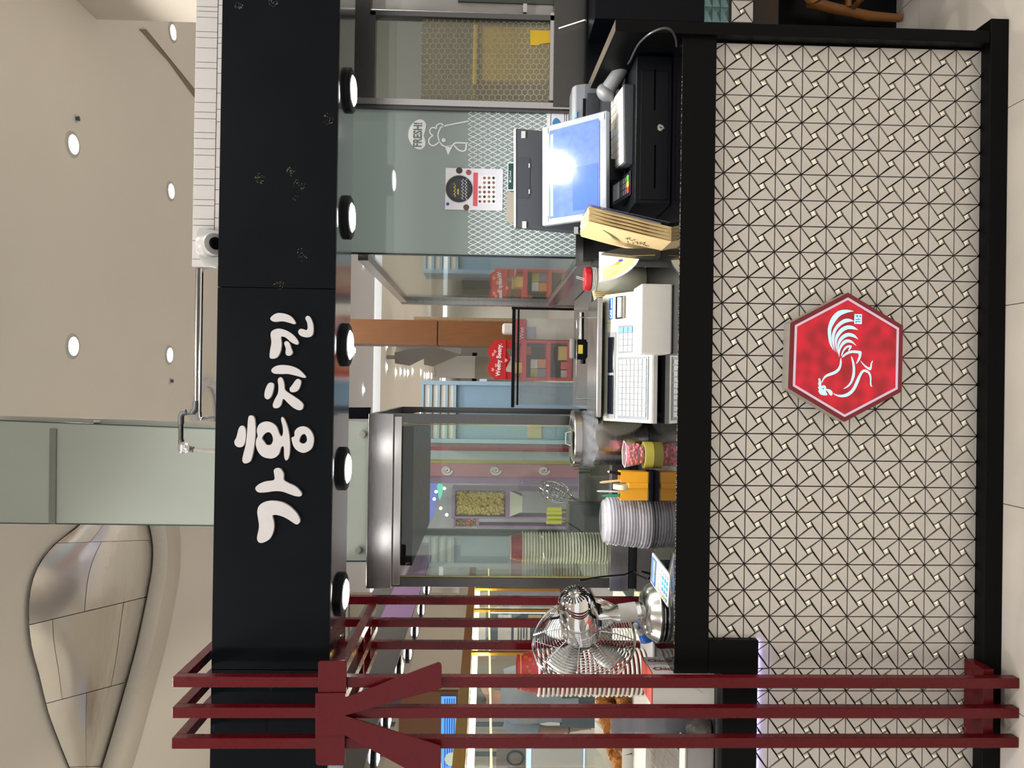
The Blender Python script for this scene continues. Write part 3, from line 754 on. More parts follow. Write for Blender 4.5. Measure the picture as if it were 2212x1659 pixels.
# ================================================================== GLAZED WALL AT THE RIGHT
def rect(x0, x1, y0, y1, Y, d, m, parent, name, **k): return obj(name, pbox(x0, x1, y0, y1, Y, d), m, parent, **k)
gw = thing('glazed_partition', 'steel framed grey green glass wall with a printed hen and FRESH', 'partition', (0.82, 3.0, 0))
M_gg = mat('green_back_glass', '#7b8985', 0.04, spec=0.9, ns=1.2, na=0.08)
rect(700, 1247, 237, 552, 3.0, 0.012, M_gg, gw, 'pane')
rect(700, 1247, 549.5, 552.5, 2.997, 0.02, mat('pane_edge', '#0c1416', 0.2), gw, 'pane_edge')
rect(700, 1247, 229, 238, 2.985, 0.03, M_dsteel, gw, 'mullion')
rect(700, 1247, 216, 229, 2.975, 0.045, M_steel, gw, 'mullion')
rect(1246, 1262, 216, 570, 2.975, 0.06, M_steelh, gw, 'sill')
obj('dado', MB().box((0.515, 3.0, 0), (1.9, 3.05, at(1258, 400, 3.0).z)), M_dsteel, gw)
M_print = mat('print_white', '#e6e9e8', 0.6)
M_printk = mat('print_cutout', '#66756f', 0.3)
YG = 2.9985
def ribbon(mb, pts, w, Y, closed=False):
    P = [at(a, b, Y) for a, b in pts]
    k = len(P)
    L, R = [], []
    for i in range(k):
        t = (P[(i+1) % k] - P[i-1]) if closed else (P[min(i+1, k-1)] - P[max(i-1, 0)])
        n = V(-t.z, 0, t.x).normalized() * (w/2)
        L.append(P[i]+n); R.append(P[i]-n)
    o = len(mb.v); mb.v += L + R
    for i in range(k if closed else k-1):
        j = (i+1) % k; mb.f.append((o+i, o+j, o+k+j, o+k+i)); mb.m.append(0)
    return mb
S2, O2 = 4.1475, (740, 220)
c2 = lambda pts: [(x/S2+O2[0], y/S2+O2[1]) for x, y in pts]
hen = MB(); w = 0.0052
ribbon(hen, crom(c2([(1130,172),(905,218),(870,250),(855,300),(870,360),(905,395),(950,400),(985,390),(1015,368),(1122,370)]), 6, False), w, YG)
ribbon(hen, crom(c2([(905,222),(893,200),(868,196),(842,212),(838,242),(820,230),(795,236),(780,262),(792,290),(808,302),(785,320),(771,352),(785,383),(815,392),(845,376),(868,352)]), 5, False), w, YG)
ribbon(hen, crom(c2([(1000,388),(1035,428),(1078,442),(1103,425),(1108,372)]), 5, False), w, YG)
hen.prism([at(x, y, YG) for x, y in c2([(918,401),(985,396),(945,478)])], (0, 0.0006, 0))
hen.lathe([(0.0078, 0), (0, 0.0)], at(905/S2+740, 343/S2+220, YG), (0, -1, 0), 16)
obj('hen_print', hen, M_print, gw)
bub = [(588,300),(598,240),(630,190),(680,158),(722,164),(747,200),(740,255),(728,300),(740,350),(736,398),(700,425),(655,415),(615,378),(595,338)]
obj('bubble_print', MB().prism([at(x, y, YG) for x, y in crom(c2(bub), 4)], (0, 0.0006, 0)), M_print, gw)
t0, t1 = at(705/S2+740, 408/S2+220, YG-0.0006), at(712/S2+740, 172/S2+220, YG-0.0006)
obj('fresh_lettering', text_mb('FRESH!', 0.046, t0, t1-t0, V(0, 0, 1), 0.0002, bold=0.0014, sx=0.70), M_printk, gw)
# white diamond lattice printed on the lower half
lat = MB(); px_, py_ = 21.4, 11.1
x0, x1, y0, y1 = 1011, 1246, 233, 549
def clipseg(a, b):
    (ax, ay), (bx, by) = a, b; t0_, t1_ = 0.0, 1.0
    for p, q in ((-(bx-ax), ax-x0), (bx-ax, x1-ax), (-(by-ay), ay-y0), (by-ay, y1-ay)):
        if p == 0:
            if q < 0: return None
        else:
            r_ = q/p
            if p < 0: t0_ = max(t0_, r_)
            else: t1_ = min(t1_, r_)
    if t0_ >= t1_: return None
    return ((ax+(bx-ax)*t0_, ay+(by-ay)*t0_), (ax+(bx-ax)*t1_, ay+(by-ay)*t1_))
for i in range(-40, 40):
    for sgn in (1, -1):
        ya = 390 + i*py_
        sg = clipseg((x0-300, ya - sgn*300*py_/px_), (x0+500, ya + sgn*500*py_/px_))
        if sg: ribbon(lat, sg, 0.0026, YG)
obj('lattice_print', lat, M_print, gw, kind='stuff')
# poster
po = thing('menu_poster', 'small white poster with a black plate and rows of dishes stuck on glass', 'poster', at(1085, 408, YG))
Yq = YG - 0.0025
rect(962, 1086, 364, 454, Yq, 0.0008, M_paper, po, 'sheet')
s4, o4 = 4.1475, (740, 220)
def disc(mb, x, y, r, Y): return mb.lathe([(r, 0), (0, 0)], at(x, y, Y), (0, -1, 0), 22)
obj('plate', disc(MB(), 1045/s4+740, 780/s4+220, px(29.5, 3.0), Yq-0.0004), mat('plate_black', '#17171c', 0.35), po)
obj('plate_centre', disc(MB(), 1045/s4+740, 780/s4+220, px(22, 3.0), Yq-0.0007), mat('plate_slate', '#2c2d35', 0.35), po)
sc1 = MB()
for k, xx in enumerate((1075, 1105)):
    pts = [(xx + 10*math.sin(i*1.9+k), 690 + i*9) for i in range(22)]
    ribbon(sc1, crom(c2(pts), 3, False), 0.0016, Yq-0.001)
obj('script', sc1, M_paper, po)
sc2 = MB()
for xx, a, b in ((1000, 730, 740), (1005, 745, 850), (1035, 780, 830)):
    ribbon(sc2, crom(c2([(xx + 9*math.sin(i*2.2), a + (b-a)*i/10) for i in range(11)]), 3, False), 0.0022, Yq-0.001)
obj('script', sc2, mat('script_yellow', '#d8c93a', 0.5), po)
rect(1033.5, 1071, 379, 441, Yq-0.0003, 0.0003, mat('dish_panel', '#e6e5e6', 0.6), po, 'dish_panel')
obj('plate_rim', MB().lathe([(px(30.5, 3.0), 0.0), (px(29, 3.0), 0.0)], at(1045/s4+740, 780/s4+220, Yq-0.0009), (0, -1, 0), 36), M_lgrey, po)
rect(1022, 1032, 373, 445, Yq-0.0004, 0.0004, mat('poster_red', '#cf5560', 0.6), po, 'red_band')
dish = [mat('dish%d' % i, h, 0.5) for i, h in enumerate(('#5a3f2c', '#2d2a28', '#9a4a4a', '#8f7440', '#6b6a68'))]
for i, xx in enumerate((1036, 1046, 1056, 1066)):
    for j in range(6):
        if i == 0 and j < 2: continue
        q = c2([(1230+ i*41, 682 + j*42)])[0]
        obj('dish_picture', disc(MB(), q[0], q[1], px(3.0, 3.0), Yq-0.0006), dish[(i*2+j) % 5], po)
for q, r in (((1045, 615), 7), ((1130, 632), 6), ((1108, 945), 6.5), ((942, 915), 3.6)):
    p_ = c2([q])[0]
    obj('bowl_picture', disc(MB(), p_[0], p_[1], px(r, 3.0), Yq-0.0006), dish[(q[0]) % 4] if r > 4 else mat('badge_blue', '#2348a8', 0.5), po)
# small notices behind the till
nt_ = thing('green_sign', 'little dark green plate with white rim above the till', 'sign', at(1110, 381, YG))
rect(1096, 1111, 350, 412, YG-0.004, 0.002, M_paper, nt_, 'rim')
rect(1098, 1109, 353, 409, YG-0.0045, 0.001, mat('sign_green', '#1f4d45', 0.4), nt_, 'field')
gm = MB(); pbox(1100, 1104, 389, 394, YG-0.0048, 0.0004, gm); gm.tube([at(1102.5 + 2.6*math.cos(i*0.6), 384.5 + 2.6*math.sin(i*0.6), YG-0.0048) for i in range(11)], 0.0008, 4)
for i in range(5): pbox(1100.5 + (i % 2)*1.2, 1104, 380 - i*2.4, 378.6 - i*2.4, YG-0.0048, 0.0004, gm)
obj('lettering', gm, M_paper, nt_)
obj('paper_note', pbox(1094, 1111, 415, 481, YG-0.003, 0.0006), mat('note_beige', '#b3a898', 0.7), label='blank beige paper note next to the green plate', cat='note')
wf = thing('notice_card', 'white notice card with a blue picture beside the receipt printer', 'notice', at(1232, 262, YG))
rect(1181, 1236, 236, 300, YG-0.003, 0.0008, M_paper, wf, 'card')
obj('fish_mark', MB().prism([at(x, y, YG-0.0034) for x, y in crom([(1193, 266), (1198, 256), (1205, 256), (1212, 266), (1206, 276), (1198, 274)], 4)], (0, 0.0003, 0)), mat('blue_ink', '#3d7fb0', 0.5), wf)
tx = MB()
for i, (xx, a, b) in enumerate(((1189, 246, 275), (1219, 246, 262), (1223, 246, 270), (1228, 248, 280))):
    pbox(xx, xx+1.3, a, b, YG-0.0036, 0.0003, tx)
obj('text_lines', tx, M_dgrey, wf)

# door with honeycomb film
dr = thing('door_1', 'steel framed glass door with honeycomb film at the right', None, (1.35, 3.0, 0), kind='structure')
rect(700, 800, -60, 217, 2.985, 0.04, M_dsteel, dr, 'head_panel')
rect(798, 810, 24, 217, 2.98, 0.045, M_dsteel, dr, 'frame')
rect(798, 1200, 27, 38, 2.98, 0.045, M_dsteel, dr, 'frame')
rect(1188, 1199, 27, 217, 2.98, 0.045, M_steel, dr, 'frame')
rect(1197, 1266, -60, 230, 2.97, 0.05, mat('kick_panel', '#4c4a47', 0.35, 0.7, ns=10, na=0.06, stretch=(1, 1, 30)), dr, 'kick_panel')
rect(808, 1190, 36, 218, 3.0, 0.008, glass('door_pane', '#eef0ee', 0.02, 0.03, '#6a6a62'), dr, 'pane')
M_film = glass('honey_film', '#e9e6da', 0.2, 0.26, '#8d8574', ns=6)
rect(911, 1190, 40, 218, 2.9975, 0.0006, M_film, dr, 'film')
hx = MB(); R_ = 6.45
for i in range(0, 30):
    for j in range(0, 20):
        cx = 916 + i*12.8 + (6.4 if j % 2 else 0); cy = 44 + j*11.1
        if cx > 1184 or cy > 213: continue
        # three edges of each cell, the neighbours give the rest
        P = [(cx + 7.4*math.sin(k*math.pi/3), cy + 7.4*math.cos(k*math.pi/3)) for k in range(6)]
        ribbon(hx, [P[0], P[1]], 0.0017, 2.9968); ribbon(hx, [P[1], P[2]], 0.0017, 2.9968); ribbon(hx, [P[5], P[0]], 0.0017, 2.9968)
obj('honeycomb_print', hx, mat('film_line', '#a9a594', 0.6), dr, kind='stuff')
# the dim store room behind the door
st = thing('store_room', 'dim grey store room behind the honeycomb glass door', None, (1.5, 3.9, 0), kind='structure')
M_dim = mat('room_grey', '#6d6c66', 0.8)
obj('rear_wall', MB().box((0.9, 4.4, 0), (2.6, 4.45, 2.4)), M_dim, st)
obj('side_wall', MB().box((0.86, 3.06, 0), (0.9, 4.45, 2.4)), M_dim, st)
obj('lid', MB().box((0.86, 3.06, 2.35), (2.6, 4.45, 2.4)), M_dim, st)
rect(800, 1195, -60, 26, 3.03, 0.03, mat('wall_panel_white', '#a8a6a2', 0.5), dr, 'wall_panel')
rect(990, 1200, -60, 6, 3.02, 0.02, mat('panel_dark_green', '#3c4538', 0.4), dr, 'board')
obj('padlock', MB().box(at(1138, 12, 3.0), at(1130, 26, 2.985)).tube([at(1131, 14, 2.99), at(1126, 15, 2.99), at(1126, 20, 2.99), at(1131, 22, 2.99)], 0.002, 6), M_steel, dr)
lamp('crate_fill_lamp', 'POINT', V(1.38, 3.18, 2.25), 45, (1, 0.97, 0.9), 0.1, parent=st)  # unseen fill lamp added to brighten the crate behind the film
yb = thing('yellow_crate', 'yellow plastic crate behind the honeycomb film', 'crate', at(1190, 120, 3.4))
obj('shell', pbox(1030, 1200, 56, 178, 3.4, 0.25), mat('crate_yellow', '#b39a1c', 0.5), yb, bevel=0.01)
obj('rim', pbox(1022, 1032, 52, 182, 3.39, 0.27), mat('crate_yellow', '#b39a1c', 0.5), yb, bevel=0.004)
obj('yellow_sheet', MB().prism([at(x, y, 2.994) for x, y in [(1145,65),(1190,66),(1190,92),(1168,94),(1164,98),(1146,97)]], (0, 0.0006, 0)), mat('sheet_yellow', '#c9a51d', 0.6), label='torn yellow sheet stuck in the corner of the glass door', cat='sheet')
obj('reflection_streak', MB().tube([at(1207, 61, 2.95), at(1263, 43, 2.95)], 0.0022, 8), glow('streak_glow', '#fdf7e8', 0.9), smooth=True, label='reflected light streak across the dark panel below the door, as a glowing rod', cat='light')  # a reflection on the panel, built as a thin glowing rod
# black back board at the right behind the end board
obj('back_board', MB().box((0.80, 2.905, 0), (2.2, 2.945, at(1266, 100, 2.905).z)), mat('navy_black', '#05070c', 0.35, spec=0.12), label='black back board behind the till at the right', cat='board')

# side glass partition going back
sp = thing('side_partition', 'clear glass side partition with steel rails going back from the hen pane', 'partition', (0.515, 3.8, 0))
ZRB = at(1253, 553, 3.0).z
obj('pane', MB().box((0.512, 3.01, ZRB), (0.520, 4.58, 2.06)), M_glass, sp)
obj('bottom_rail', MB().box((0.495, 3.05, ZRB-0.05), (0.540, 4.62, ZRB)), M_steelh, sp)
obj('top_rail', MB().box((0.495, 3.05, 2.045), (0.540, 4.62, 2.085)), M_steelh, sp)
obj('end_post', MB().box((0.490, 4.58, 0.0), (0.545, 4.64, 2.085)), M_steel, sp)
obj('low_wall', MB().box((0.497, 3.06, 0), (0.538, 4.579, ZRB-0.0505)), mat('low_wall_steel', '#a5a4a2', 0.35, 0.8), sp)
# rear sneeze guard
sg = thing('sneeze_guard', 'hazy glass guard with a black top bar behind the label scale', 'guard', at(1270, 770, 3.6))
zl = at(1275, 770, 3.6).z
M_haze = glass('hazy_pane', '#f3f3f1', 0.05, 0.2, '#b8b8b6')
rect(1112, 1275, 668, 875, 3.6, 0.006, M_haze, sg, 'pane')
rect(1105.5, 1112.5, 664, 880, 3.595, 0.02, M_black, sg, 'top_bar')
rect(1105.5, 1240, 664, 669, 3.596, 0.018, M_black, sg, 'end_bar')
rect(1117, 1121, 668, 875, 3.59, 0.004, M_black, sg, 'cable')
obj('base', MB().box((-0.10, 3.59, 0), (0.49, 4.3, zl)), mat('base_steel', '#a3a2a0', 0.3, 0.8), sg)

# ================================================================== GLASS WARMING CABINET
cb_ = thing('warming_cabinet', 'steel framed glass warming cabinet behind the counter', 'cabinet', (-0.44, 2.95, 0))
YC, YCB = 2.95, 3.98
xl, xr = -0.772, -0.108
zt_, zh = at(797, 1000, YC).z, at(851, 1000, YC).z
zs0, zs1 = at(1318, 1100, YC).z, at(1342, 1100, YC).z
obj('header', MB().box((xl, YC-0.03, zh), (xr, YC+0.0, zt_)), M_steelh, cb_, bevel=0.002)
obj('header_lip', MB().box((xl+0.01, YC-0.012, zh-0.03), (xr-0.01, YC+0.004, zh-0.0005)), M_steelh, cb_, bevel=0.002)
obj('top', MB().box((xl, YC+0.0005, zt_-0.02), (xr, YCB, zt_)), M_dsteel, cb_)
obj('heater_panel', MB().box((xl+0.07, YC+0.05, zh-0.07), (xr-0.05, YCB-0.05, zh-0.02)), M_black, cb_)
for X, Yy in ((xl, YC), (xr-0.035, YC), (xl, YCB-0.035), (xr-0.035, YCB-0.035)):
    obj('post', MB().box((X, Yy, zs1), (X+0.035, Yy+0.035, zh-0.0005 if Yy == YC else zt_-0.021)), M_dsteel, cb_)
obj('sill', MB().box((xl-0.01, YC-0.012, zs1-0.03), (xr+0.01, YC+0.034, zs0)), M_steelh, cb_, bevel=0.002)
obj('rear_sill', MB().box((xl, YCB-0.034, zs1-0.03), (xr, YCB, zs0)), M_steelh, cb_)
obj('floor_plate', MB().box((xl, YC+0.035, zs1-0.03), (xr, YCB-0.035, zs1-0.02)), M_dsteel, cb_)
M_cg = glass('cabinet_pane', '#f6faf5', 0.015, 0.0)
obj('side_pane', MB().box((xl+0.014, YC+0.036, zs1-0.02), (xl+0.020, YCB-0.036, zh-0.03)), M_cg, cb_)
obj('side_pane', MB().box((xr-0.020, YC+0.036, zs1-0.02), (xr-0.014, YCB-0.036, zh-0.03)), M_cg, cb_)
obj('rear_pane', MB().box((xl+0.036, YCB-0.02, zs0), (xr-0.036, YCB-0.014, zh-0.03)), M_cg, cb_)
obj('front_pane', MB().box((xl+0.036, YC+0.012, zs0), (xr-0.036, YC+0.017, zh-0.03)), M_cg, cb_)
obj('base', MB().box((xl, YC-0.01, 0), (xr, YCB, zs1-0.031)), mat('cabinet_base', '#2d2f30', 0.35, 0.6), cb_)
for X in (xl+0.037, xr-0.041):
    obj('seal_strip', MB().box((X, YC+0.004, zs0), (X+0.004, YC+0.011, zh-0.03)), mat('seal_yellow', '#8a8253', 0.5), cb_)

# stacks of paper cups (upside down, nested)
M_cupw = mat('cup_white', '#d9d4c6', 0.5)
M_cupr = mat('cup_red', '#8f1d22', 0.45)
M_gold = mat('print_gold', '#c08a2c', 0.45)
def cup_proto(r, h, pitch, name, label, group, red=True, rings=True):
    t = thing(name, label, 'cup', (0, 0, 0), group)
    obj('body', MB().lathe([(r*0.96, 0.002), (r*0.76, h-0.004), (r*0.76, h), (r*0.72, h), (r*0.72, h-0.008), (0, h-0.008)], n=28), M_cupr if red else M_cupw, t, smooth=True)
    obj('rim', MB().tube([(r*math.cos(2*math.pi*i/28), r*math.sin(2*math.pi*i/28), 0.004) for i in range(28)], pitch*0.30, 6, True), M_cupw, t, smooth=True)
    return t
def stack(proto, base, n, pitch, top_label, rest_label, wob=0.0015):
    r_ = random.Random(5)
    for k in range(n):
        o = copy_tree(proto); o.location = Vector(base) + V(r_.uniform(-wob, wob), r_.uniform(-wob, wob), k*pitch)
        o['label'] = top_label if k == n-1 else ORD[n-1-k] + ' ' + rest_label
    return o
# ================================================================== THINGS ON THE COUNTER
class Face:
    """a flat quad in space: tl, tr, br, bl as the viewer sees it upright; n points to the viewer"""
    def __init__(s, tl, tr, br, bl):
        s.tl, s.tr, s.br, s.bl = map(Vector, (tl, tr, br, bl))
        s.n = (s.bl - s.tl).cross(s.tr - s.tl).normalized()
        if s.n.dot(CAMPOS - s.tl) < 0: s.n = -s.n
    def p(s, u, v, h=0.0):
        a = s.tl.lerp(s.tr, u); b = s.bl.lerp(s.br, u)
        return a.lerp(b, v) + s.n*h
    def slab(s, u0, u1, v0, v1, h0, h1, mb=None, m=0):
        mb = mb or MB()
        return mb.prism([s.p(u0, v0, h0), s.p(u1, v0, h0), s.p(u1, v1, h0), s.p(u0, v1, h0)], s.n*(h1-h0), m)

# ---- cash drawer
YD = 2.40
cd = thing('cash_drawer', 'black metal cash drawer with key lock under the till', 'cash drawer', (0.81, 2.6, ZC))
dx0, dx1 = at(1410, 440, YD).x, 1.058
zd = at(1374, 260, YD).z
obj('body', MB().box((dx0, YD, ZC+0.0005), (dx1, 2.84, zd)), M_black, cd, bevel=0.003)
obj('front', MB().box((dx0+0.012, YD-0.004, ZC+0.012), (dx1-0.05, YD-0.0003, zd-0.014)), M_black, cd, bevel=0.002)
for a, b in ((150, 238), (313, 407)):
    obj('slot', pbox(1413, 1416.5, a, b, YD-0.0045, 0.001), mat('slot_black', '#010102', 0.8, spec=0.02), cd)
pk = at(1427, 276, YD-0.004)
lk = obj('lock', MB().lathe([(0.0112, 0), (0.0112, 0.003), (0.0085, 0.004), (0.008, 0.0025), (0, 0.0025)], pk, (0, -1, 0), 24), M_steel, cd, smooth=True)
obj('keyhole', MB().box(pk + V(-0.0012, -0.0034, -0.004), pk + V(0.0012, -0.0024, 0.004)), M_black, lk)
# ---- customer monitor leaning back
mt = thing('customer_monitor', 'tilted customer screen with a clear cover and taped corners', 'monitor', (0.75, 2.55, zd))
F = Face(at(1171, 488, 2.67), at(1171, 275, 2.67), at(1310, 238, 2.50), at(1310, 468, 2.50))
obj('housing', F.slab(0, 1, 0, 1, -0.022, 0.0), mat('bezel_silver', '#8d939b', 0.3), mt, bevel=0.003)
M_scr = mat('screen_blue', '#566ba8', 0.125, spec=0.9, ns=45, na=0.25, emit='#6f86cf', estr=0.16)
obj('screen', F.slab(0.06, 0.94, 0.12, 0.90, 0.0005, 0.0018), M_scr, mt)
obj('screen_field', F.slab(0.10, 0.52, 0.50, 0.88, 0.002, 0.0026), mat('screen_deep', '#4460b8', 0.125, spec=0.9, emit='#4a66c8', estr=0.16), mt)
obj('screen_field', F.slab(0.08, 0.9, 0.14, 0.19, 0.002, 0.0024), mat('screen_pale', '#8c9ac8', 0.125, spec=0.9, emit='#8a9ad0', estr=0.16), mt)
for u, v in ((0.03, 0.03), (0.92, 0.03), (0.92, 0.90), (0.03, 0.90)):
    obj('tape', F.slab(u, u+0.06, v, v+0.07, 0.001, 0.0022), mat('tape_cream', '#cfc8b2', 0.6), mt)
bc = F.p(0.5, 0.7, -0.022)
obj('foot', MB().box((bc.x-0.09, bc.y-0.03, zd+0.0005), (bc.x+0.09, bc.y+0.09, zd+0.012)), M_black, mt, bevel=0.003)
obj('neck', MB().box((bc.x-0.035, bc.y-0.003, zd+0.012), (bc.x+0.035, bc.y+0.035, bc.z)), M_black, mt)
# ---- operator terminal seen from behind
tm = thing('till_terminal', 'dark grey till terminal seen from behind with white corner tabs', 'terminal', (0.75, 2.82, zd))
obj('shell', MB().prism([at(x, y, 2.79) for x, y in [(1114,277),(1310,294),(1310,508),(1114,490)]], (0, 0.035, 0)), M_dgrey, tm, bevel=0.004)
obj('top_edge', MB().prism([at(x, y, 2.787) for x, y in [(1110,278),(1114.5,278),(1114.5,490),(1111,490)]], (0, 0.03, 0)), M_white, tm)
obj('hatch', MB().prism([at(x, y, 2.788) for x, y in [(1117,340),(1143,341),(1145,344),(1144,425),(1141,428),(1117,426)]], (0, 0.003, 0)), mat('hatch_grey', '#34373c', 0.4), tm)
for x, y in ((1142, 353), (1142, 409)): obj('vent', pbox(x, x+2.5, y, y+9, 2.786, 0.002), M_white, tm)
for x, y in ((1126, 283), (1128, 478), (1240, 490)): obj('tab', pbox(x, x+9, y, y+15, 2.785, 0.003), M_lgrey, tm)
obj('stem', MB().box((0.66, 2.80, zd+0.0005), (0.86, 2.835, at(1300, 380, 2.8).z)), M_black, tm)
# ---- receipt printer
rp_ = thing('receipt_printer', 'grey receipt printer with a paper slot behind the scanner', 'printer', (1.0, 2.78, zd))
z0p = zd + 0.0005; z1p = at(1238, 220, 2.70).z
xp0, xp1 = at(1260, 256, 2.70).x, at(1260, 180, 2.70).x
prof = [(2.70, z0p), (2.70, z0p+0.75*(z1p-z0p)), (2.712, z0p+0.93*(z1p-z0p)), (2.735, z1p), (2.825, z1p), (2.835, z1p-0.01), (2.835, z0p)]
obj('body', MB().prism([(xp0, a, b) for a, b in prof], (xp1-xp0, 0, 0)), mat('printer_grey', '#6d7075', 0.4), rp_, bevel=0.004)
obj('cover', MB().box((xp0+0.008, 2.697, z0p+0.45*(z1p-z0p)), (xp1-0.035, 2.7005, z0p+0.7*(z1p-z0p))), M_dgrey, rp_)
obj('paper_slot', MB().box((xp0+0.004, 2.6965, z1p-0.045), (xp1-0.055, 2.71, z1p-0.035)), M_black, rp_)
obj('indicator', MB().box((xp0+0.006, 2.7055, z1p-0.014), (xp0+0.026, 2.716, z1p-0.007)), glow('led_blue', '#7fb0e0', 0.6), rp_)
# ---- order keyboard
kb = thing('order_keyboard', 'pale covered order keyboard on the cash drawer', 'keyboard', (0.85, 2.5, zd))
Fk = Face(at(1322, 376, 2.64), at(1322, 215, 2.64), at(1348, 181, 2.44), at(1350, 353, 2.44))
body = MB()
c4 = [Fk.p(0, 0), Fk.p(1, 0), Fk.p(1, 1), Fk.p(0, 1)]
low4 = [V(p.x, p.y, zd+0.0005) for p in c4]
body.add(c4 + low4, [(0,1,2,3), (7,6,5,4), (0,4,5,1), (1,5,6,2), (2,6,7,3), (3,7,4,0)])
obj('case', body, M_dgrey, kb, bevel=0.002)
obj('cover', Fk.slab(0.02, 0.97, 0.03, 0.97, 0.0005, 0.004), mat('cover_pale', '#cfcdc4', 0.25), kb, bevel=0.001)
kk = [mat('key_a', '#d3d2cb', 0.3), mat('key_b', '#d8d5b0', 0.3), mat('key_c', '#c6ccd6', 0.3), mat('key_d', '#d6c9c2', 0.3)]
rk = random.Random(2)
for i in range(9):
    for j in range(4):
        u0, v0 = 0.04 + i*0.102, 0.06 + j*0.225
        obj('key', Fk.slab(u0, u0+0.092, v0, v0+0.2, 0.004, 0.0062), kk[rk.choice((0, 0, 0, 1, 2, 0, 3))], kb)
# ---- card reader
cr = thing('card_reader', 'small black card reader with green yellow and red keys', 'card reader', (0.60, 2.52, zd))
Fr = Face(at(1324, 441, 2.57), at(1324, 400, 2.57), at(1358, 373, 2.47), at(1358, 420, 2.47))
b2 = MB(); c4 = [Fr.p(-.06, -.05), Fr.p(1.06, -.05), Fr.p(1.06, 1.1), Fr.p(-.06, 1.1)]; low4 = [V(p.x, p.y, zd+0.0005) for p in c4]
b2.add(c4 + low4, [(0,1,2,3), (7,6,5,4), (0,4,5,1), (1,5,6,2), (2,6,7,3), (3,7,4,0)])
obj('case', b2, M_black, cr, bevel=0.003)
obj('screen', Fr.slab(0.08, 0.92, 0.05, 0.45, 0.0004, 0.0016), mat('lcd_grey', '#76868c', 0.15), cr)
for r_ in range(3):
    for c_ in range(3):
        obj('key', Fr.slab(0.08+c_*0.28, 0.32+c_*0.28, 0.52+r_*0.13, 0.62+r_*0.13, 0.0004, 0.002), M_dgrey, cr)
for c_, h in ((0, '#c0302f'), (1, '#d8b32a'), (2, '#4f9a2f')):
    obj('key', Fr.slab(0.08+c_*0.28, 0.34+c_*0.28, 0.91, 1.03, 0.0004, 0.0022), mat('reader_'+h[1:], h, 0.4), cr)
# ---- barcode scanner and its lead
bs = thing('barcode_scanner', 'grey hand held barcode scanner resting behind the order keyboard', 'scanner', at(1350, 190, 2.60))
h0, h1 = at(1342, 150, 2.55), at(1312, 196, 2.58)
ax = (h1-h0).normalized(); 
obj('handle', MB().tube([h0 - ax*0.012, h0, h0.lerp(h1, 0.5), h1, h1 + ax*0.01], [0.020, 0.024, 0.025, 0.026, 0.024], 18), mat('scanner_grey', '#78787a', 0.38), bs, smooth=True)
hd = at(1309, 200, 2.59)
hb = MB().ball((0, 0, 0), (0.029, 0.040, 0.034), 20, 14).xf(Matrix.Translation(hd) @ ax.to_track_quat('X', 'Z').to_matrix().to_4x4())
obj('head', hb, mat('scanner_grey', '#78787a', 0.38), bs, smooth=True)
obj('collar', MB().cyl(h0 - ax*0.0135, h0 - ax*0.0125, 0.017, n=18), M_black, bs, smooth=True)
obj('strain_relief', MB().tube([h0 - ax*0.012, at(1354, 140, 2.52)], [0.008, 0.0045], 10), M_black, bs, smooth=True)
obj('stand', MB().box(at(1350, 168, 2.60), V(at(1350, 182, 2.60).x, 2.66, zd+0.001)), M_dgrey, bs, bevel=0.003)
lead = [at(x, y, Y) for x, y, Y in crom([(1354,140,2.52),(1362,130,2.43),(1369,114,2.375),(1382,92,2.305),(1405,72,2.243),(1432,61,2.212),(1450,66,2.225),(1460,84,2.28),(1462,100,2.33)], 6, False)]
obj('scanner_lead', MB().tube(lead, 0.0034, 8), mat('lead_grey', '#3a3a3e', 0.35), smooth=True, label='thin black lead looping from the barcode scanner over the end board', cat='cable')
# ---- kraft bags
C0 = onz(1450, 522, ZC); C1 = onz(1450, 490, ZC); A0 = at(1272, 478, C0.y+0.01); D0 = onz(1434, 541, ZC)
T = (C1 - C0); T.y = 0.0; T.z = 0.0; Hh = A0 - C0; Dd = (D0 - C0); Dd = onz(1418, 553, ZC) - C0; Dd = V(Dd.x*0.75, Dd.y, 0)
NB = 13
def bag_mesh(k):
    """folded bag: broad flat pouch with a fold-over at mid height and a zigzag top edge"""
    r_ = random.Random(k); mb = MB(); th = T/NB*0.78
    rows = []
    cols = 9
    for side in (0, 1):
        for i in range(7):
            f = i/6; bulge = 0.0022*math.sin(math.pi*f)*(1 if k % 3 else -1)
            rows.append([C0 + T*(k/NB) + th*side + Hh*f + Dd*(j/(cols-1)) + V(bulge, 0, (0.0015 if (j % 2 and i == 6) else 0) + (r_.uniform(-0.002, 0.003) if i == 6 else 0)) + V(0, 0.0035*r_.uniform(-1, 1), 0)*0 for j in range(cols)])
    o = len(mb.v)
    for r2 in rows: mb.v += r2
    N = 7*cols
    for s_ in (0, 1):
        for i in range(6):
            for j in range(cols-1):
                a = o+s_*N+i*cols+j; mb.f.append((a, a+1, a+cols+1, a+cols)); mb.m.append(0)
    ring_ = [j for j in range(cols)] + [i*cols+cols-1 for i in range(1, 7)] + [6*cols+j for j in range(cols-2, -1, -1)] + [i*cols for i in range(5, 0, -1)]
    for a, b in zip(ring_, ring_[1:]+ring_[:1]):
        mb.f.append((o+a, o+b, o+N+b, o+N+a)); mb.m.append(0)
    return mb
